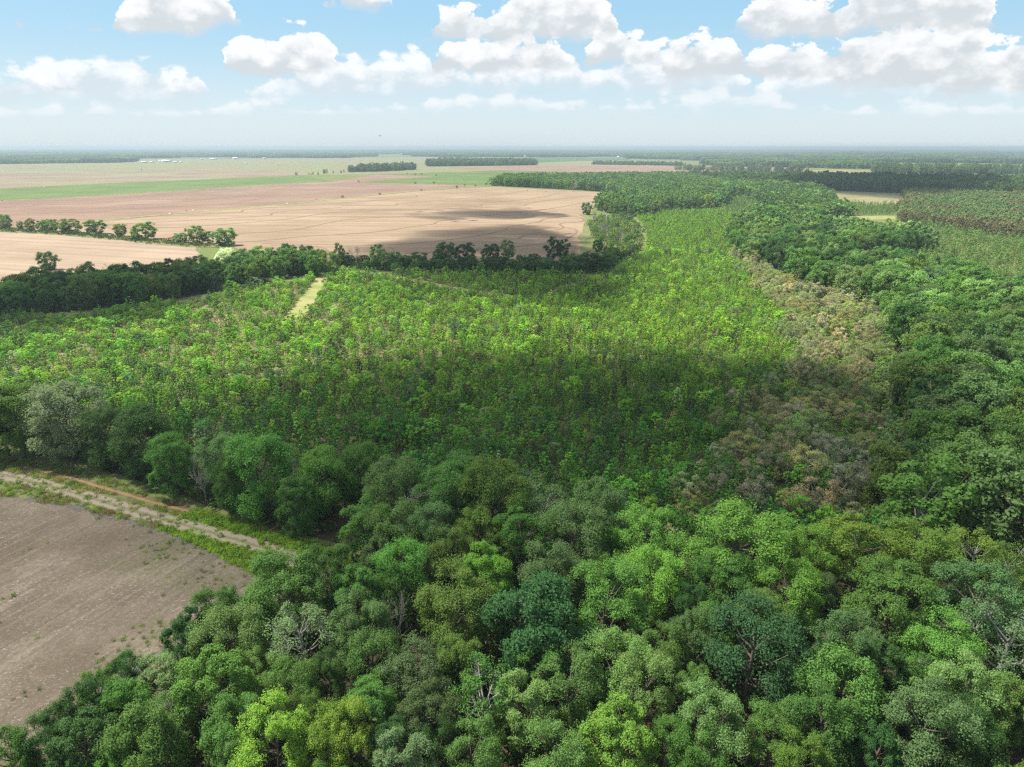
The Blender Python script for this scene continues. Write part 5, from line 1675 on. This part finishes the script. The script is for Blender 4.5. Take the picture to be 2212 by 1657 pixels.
GATES = [C1(10, 412), C1(1205, 474), C1(1923, 299), C1(2050, 402), Z1(745, 214), Z1(2150, 362), Z1(1735, 312), C2(465, 348), C2(635, 310), C2(165, 296), C2(1205, 344), C2(1325, 351), C2(865, 311), C2(80, 283)]
for i, q in enumerate(GATES):
    gate(*q, i, M_ORANGE, 'small orange plastic spill gate set in a ridge of the bare fields', 'orange levee gates')
for i, q in enumerate([C1(1105, 497), C1(1255, 475), C1(1860, 430), C1(395, 262), C1(290, 322)]):
    gate(*q, i + 1, M_WHITE, 'small white spill gate beside the grassy track through the fields', 'white levee gates')
BUSH = [C2(250, 372), C2(480, 300), C2(112, 290), C2(600, 300), C2(430, 238), C2(480, 243), C2(615, 250), C2(523, 242), C2(800, 312), C2(870, 316), C2(940, 308), C2(750, 328), C2(520, 347), C2(10, 392), C1(1805, 184), C1(918, 214)]
for i, q in enumerate(BUSH):
    x, y = G(*q)
    o = link('field_bush', FAR[i % 3], None, (x, y, 0.1), i * 1.3, (0.42, 0.42, 0.20 + 0.03 * (i % 4)))
    o['tint'] = [0.035, 0.062, 0.022]
    tag(o, 'small dark bush standing alone on a margin of the far fields', 'bush', 'bushes on the field margins')
# a bird gliding over the plain
d = dray(820.5, 293.5); tt = 200 / d[1]
V = [[0, .35, .05], [0, -.3, .0], [.06, .1, .0], [-.06, .1, .0], [.45, .12, .10], [.42, -.06, .09], [.95, -.02, .05], [.85, -.1, .05], [-.45, .12, .10], [-.42, -.06, .09], [-.95, -.02, .05], [-.85, -.1, .05], [.09, -.42, 0], [-.09, -.42, 0], [0, .1, .09], [0, .05, -.09]]
Fq = [[2, 4, 5, 1], [4, 6, 7, 5], [3, 1, 9, 8], [8, 9, 11, 10]]
Ft = [[0, 14, 2], [0, 3, 14], [0, 2, 15], [0, 15, 3], [14, 1, 2], [14, 3, 1], [15, 2, 1], [15, 1, 3], [1, 12, 13]]
o = link('bird', mesh_np('bird', V, [np.array(Fq), np.array(Ft)], [M_BIRD]), None, (d[0] * tt, d[1] * tt, CAM_H + d[2] * tt), 1.2, (1.0, 1.0, 1.0))
tag(o, 'dark bird gliding low in the pale sky above the horizon', 'bird')

# ------------------------------------------------------------------ overhead clouds (above the frame) whose shade lies on the woods and fields
m_cl = bpy.data.materials.new('cloud_vapour'); m_cl.use_nodes = True
t = NT(m_cl.node_tree)
CLOUD_D = 0.028
v = t.n('ShaderNodeVolumeScatter')
v.inputs['Color'].default_value = (1, 1, 1, 1); v.inputs['Density'].default_value = CLOUD_D; v.inputs['Anisotropy'].default_value = 0.3
oo = t.n('ShaderNodeOutputMaterial'); t.put(oo.inputs['Volume'], v.outputs[0])
CLOUD_Z = 650.0


def seg_dist(P, poly):
    dmin = np.full(len(P), 1e9)
    for a, b in zip(poly, np.roll(poly, -1, 0)):
        ab = b - a
        t_ = np.clip(((P - a) @ ab) / (ab @ ab + 1e-9), 0, 1)
        dmin = np.minimum(dmin, np.linalg.norm(P - (a + t_[:, None] * ab), axis=1))
    return np.where(poly_mask(P, poly), dmin, -dmin)


def cloud(polyW, cell, edge, tmax, label, seed, wob=25.0, rag=0.5, thin=None):
    lo, hi = polyW.min(0) - edge - wob, polyW.max(0) + edge + wob
    xs, ys = np.arange(lo[0], hi[0], cell), np.arange(lo[1], hi[1], cell)
    gx, gy = np.meshgrid(xs, ys, indexing='ij')
    P = np.stack([gx.ravel(), gy.ravel()], 1)
    d_ = seg_dist(P, polyW) + (fbm(P, wob * 5, seed) - 0.5) * wob * 2
    th = tmax * np.clip((d_ + edge * 0.5) / edge, 0, 1)
    th = th * (1 - rag + rag * np.clip(fbm(P, wob * 6, seed + 1) * 2, 0, 1.2))
    if thin is not None:
        th = th * thin(P)
    if len(th) == 0:
        return
    sh = np.array([SUN.x, SUN.y]) / SUN.z
    T = th.reshape(gx.shape)
    T[0, :] = T[-1, :] = 0; T[:, 0] = T[:, -1] = 0
    th = T.ravel()
    n_ = len(P)
    zz = CLOUD_Z + 4 * (fbm(P, 90, seed + 2) - 0.5)
    top = np.column_stack([P + sh * CLOUD_Z, zz + th * 0.8]); bot = np.column_stack([P + sh * CLOUD_Z, zz - th * 0.2])
    idx = np.arange(n_).reshape(gx.shape)
    A, B_, C_, D_ = idx[:-1, :-1].ravel(), idx[1:, :-1].ravel(), idx[1:, 1:].ravel(), idx[:-1, 1:].ravel()
    q = np.stack([A, B_, C_, D_], 1)
    q = q[(th[q] > 0.01).any(1)]
    bi = np.where(th > 0.01, np.arange(n_) + n_, np.arange(n_))
    qb = bi[q][:, ::-1]
    V = np.concatenate([top, bot])
    used = np.unique(np.concatenate([q.ravel(), qb.ravel()]))
    mp = np.zeros(2 * n_, int); mp[used] = np.arange(len(used))
    me = mesh_np('cloud', V[used], [mp[q], mp[qb]], [m_cl], smooth=True)
    o = link('cloud', me)
    tag(o, label, 'cloud', None, 'structure')


def thinner(P):
    """the big cloud lets more sun through towards the camera side and on the left"""
    return np.clip(-0.34 + P[:, 1] / 185.0, 0.09, 1.0) * (1 - 0.72 * np.clip((P[:, 0] - 70) / 55, 0, 1)) * (1 - 0.65 * np.clip((-40 - P[:, 0]) / 60, 0, 1))


S1 = PW([(-1500, 860), (-300, 960), (0, 945), (250, 905), (420, 872), (600, 838), (760, 822), (900, 812), (1000, 796), (1250, 780), (1500, 786), (1690, 804), (1730, 838), (1800, 850), (1960, 800), (2100, 760), (2400, 730), (3400, 760), (3600, 2400), (-1600, 2400)])
cloud(S1, 11, 46, 110, 'cloud', 501, 14, 0.35, thinner)
cloud(PW([(-400, 645), (0, 610), (300, 592), (420, 604), (430, 650), (280, 690), (120, 715), (-400, 740)]), 9, 34, 62, 'cloud', 511, 12, 0.3)
cloud(PW([(785, 590), (790, 556), (850, 520), (960, 500), (1100, 492), (1170, 508), (1210, 524), (1290, 562), (1325, 592), (1260, 632), (1120, 652), (1000, 622), (900, 600)]), 9, 60, 100, 'cloud', 521, 22, 0.75)
cloud(PW([(925, 463), (1000, 455), (1090, 453), (1190, 462), (1160, 468), (1040, 471), (950, 469)]), 9, 50, 80, 'cloud', 531, 16, 0.4)
cloud(PW([(1730, 412), (1760, 390), (1950, 386), (2120, 393), (2140, 416), (1980, 428)]), 14, 90, 110, 'cloud', 541, 25, 0.3)

# ------------------------------------------------------------------ haze: the air of the whole plain
m_hz = bpy.data.materials.new('haze_air'); m_hz.use_nodes = True
t = NT(m_hz.node_tree)
v = t.n('ShaderNodeVolumePrincipled')
v.inputs['Color'].default_value = (0.48, 0.60, 0.68, 1)
v.inputs['Density'].default_value = 1.25e-4
v.inputs['Anisotropy'].default_value = 0.2
oo = t.n('ShaderNodeOutputMaterial'); t.put(oo.inputs['Volume'], v.outputs[0])
V, Q = [], []
box_np(V, Q, (0, 21000, 41), (96000, 52000, 84))
hz = link('haze', mesh_np('haze', V, [np.array(Q)], [m_hz]))
hz['kind'] = 'stuff'
hz['label'] = 'pale haze lying over the plain'
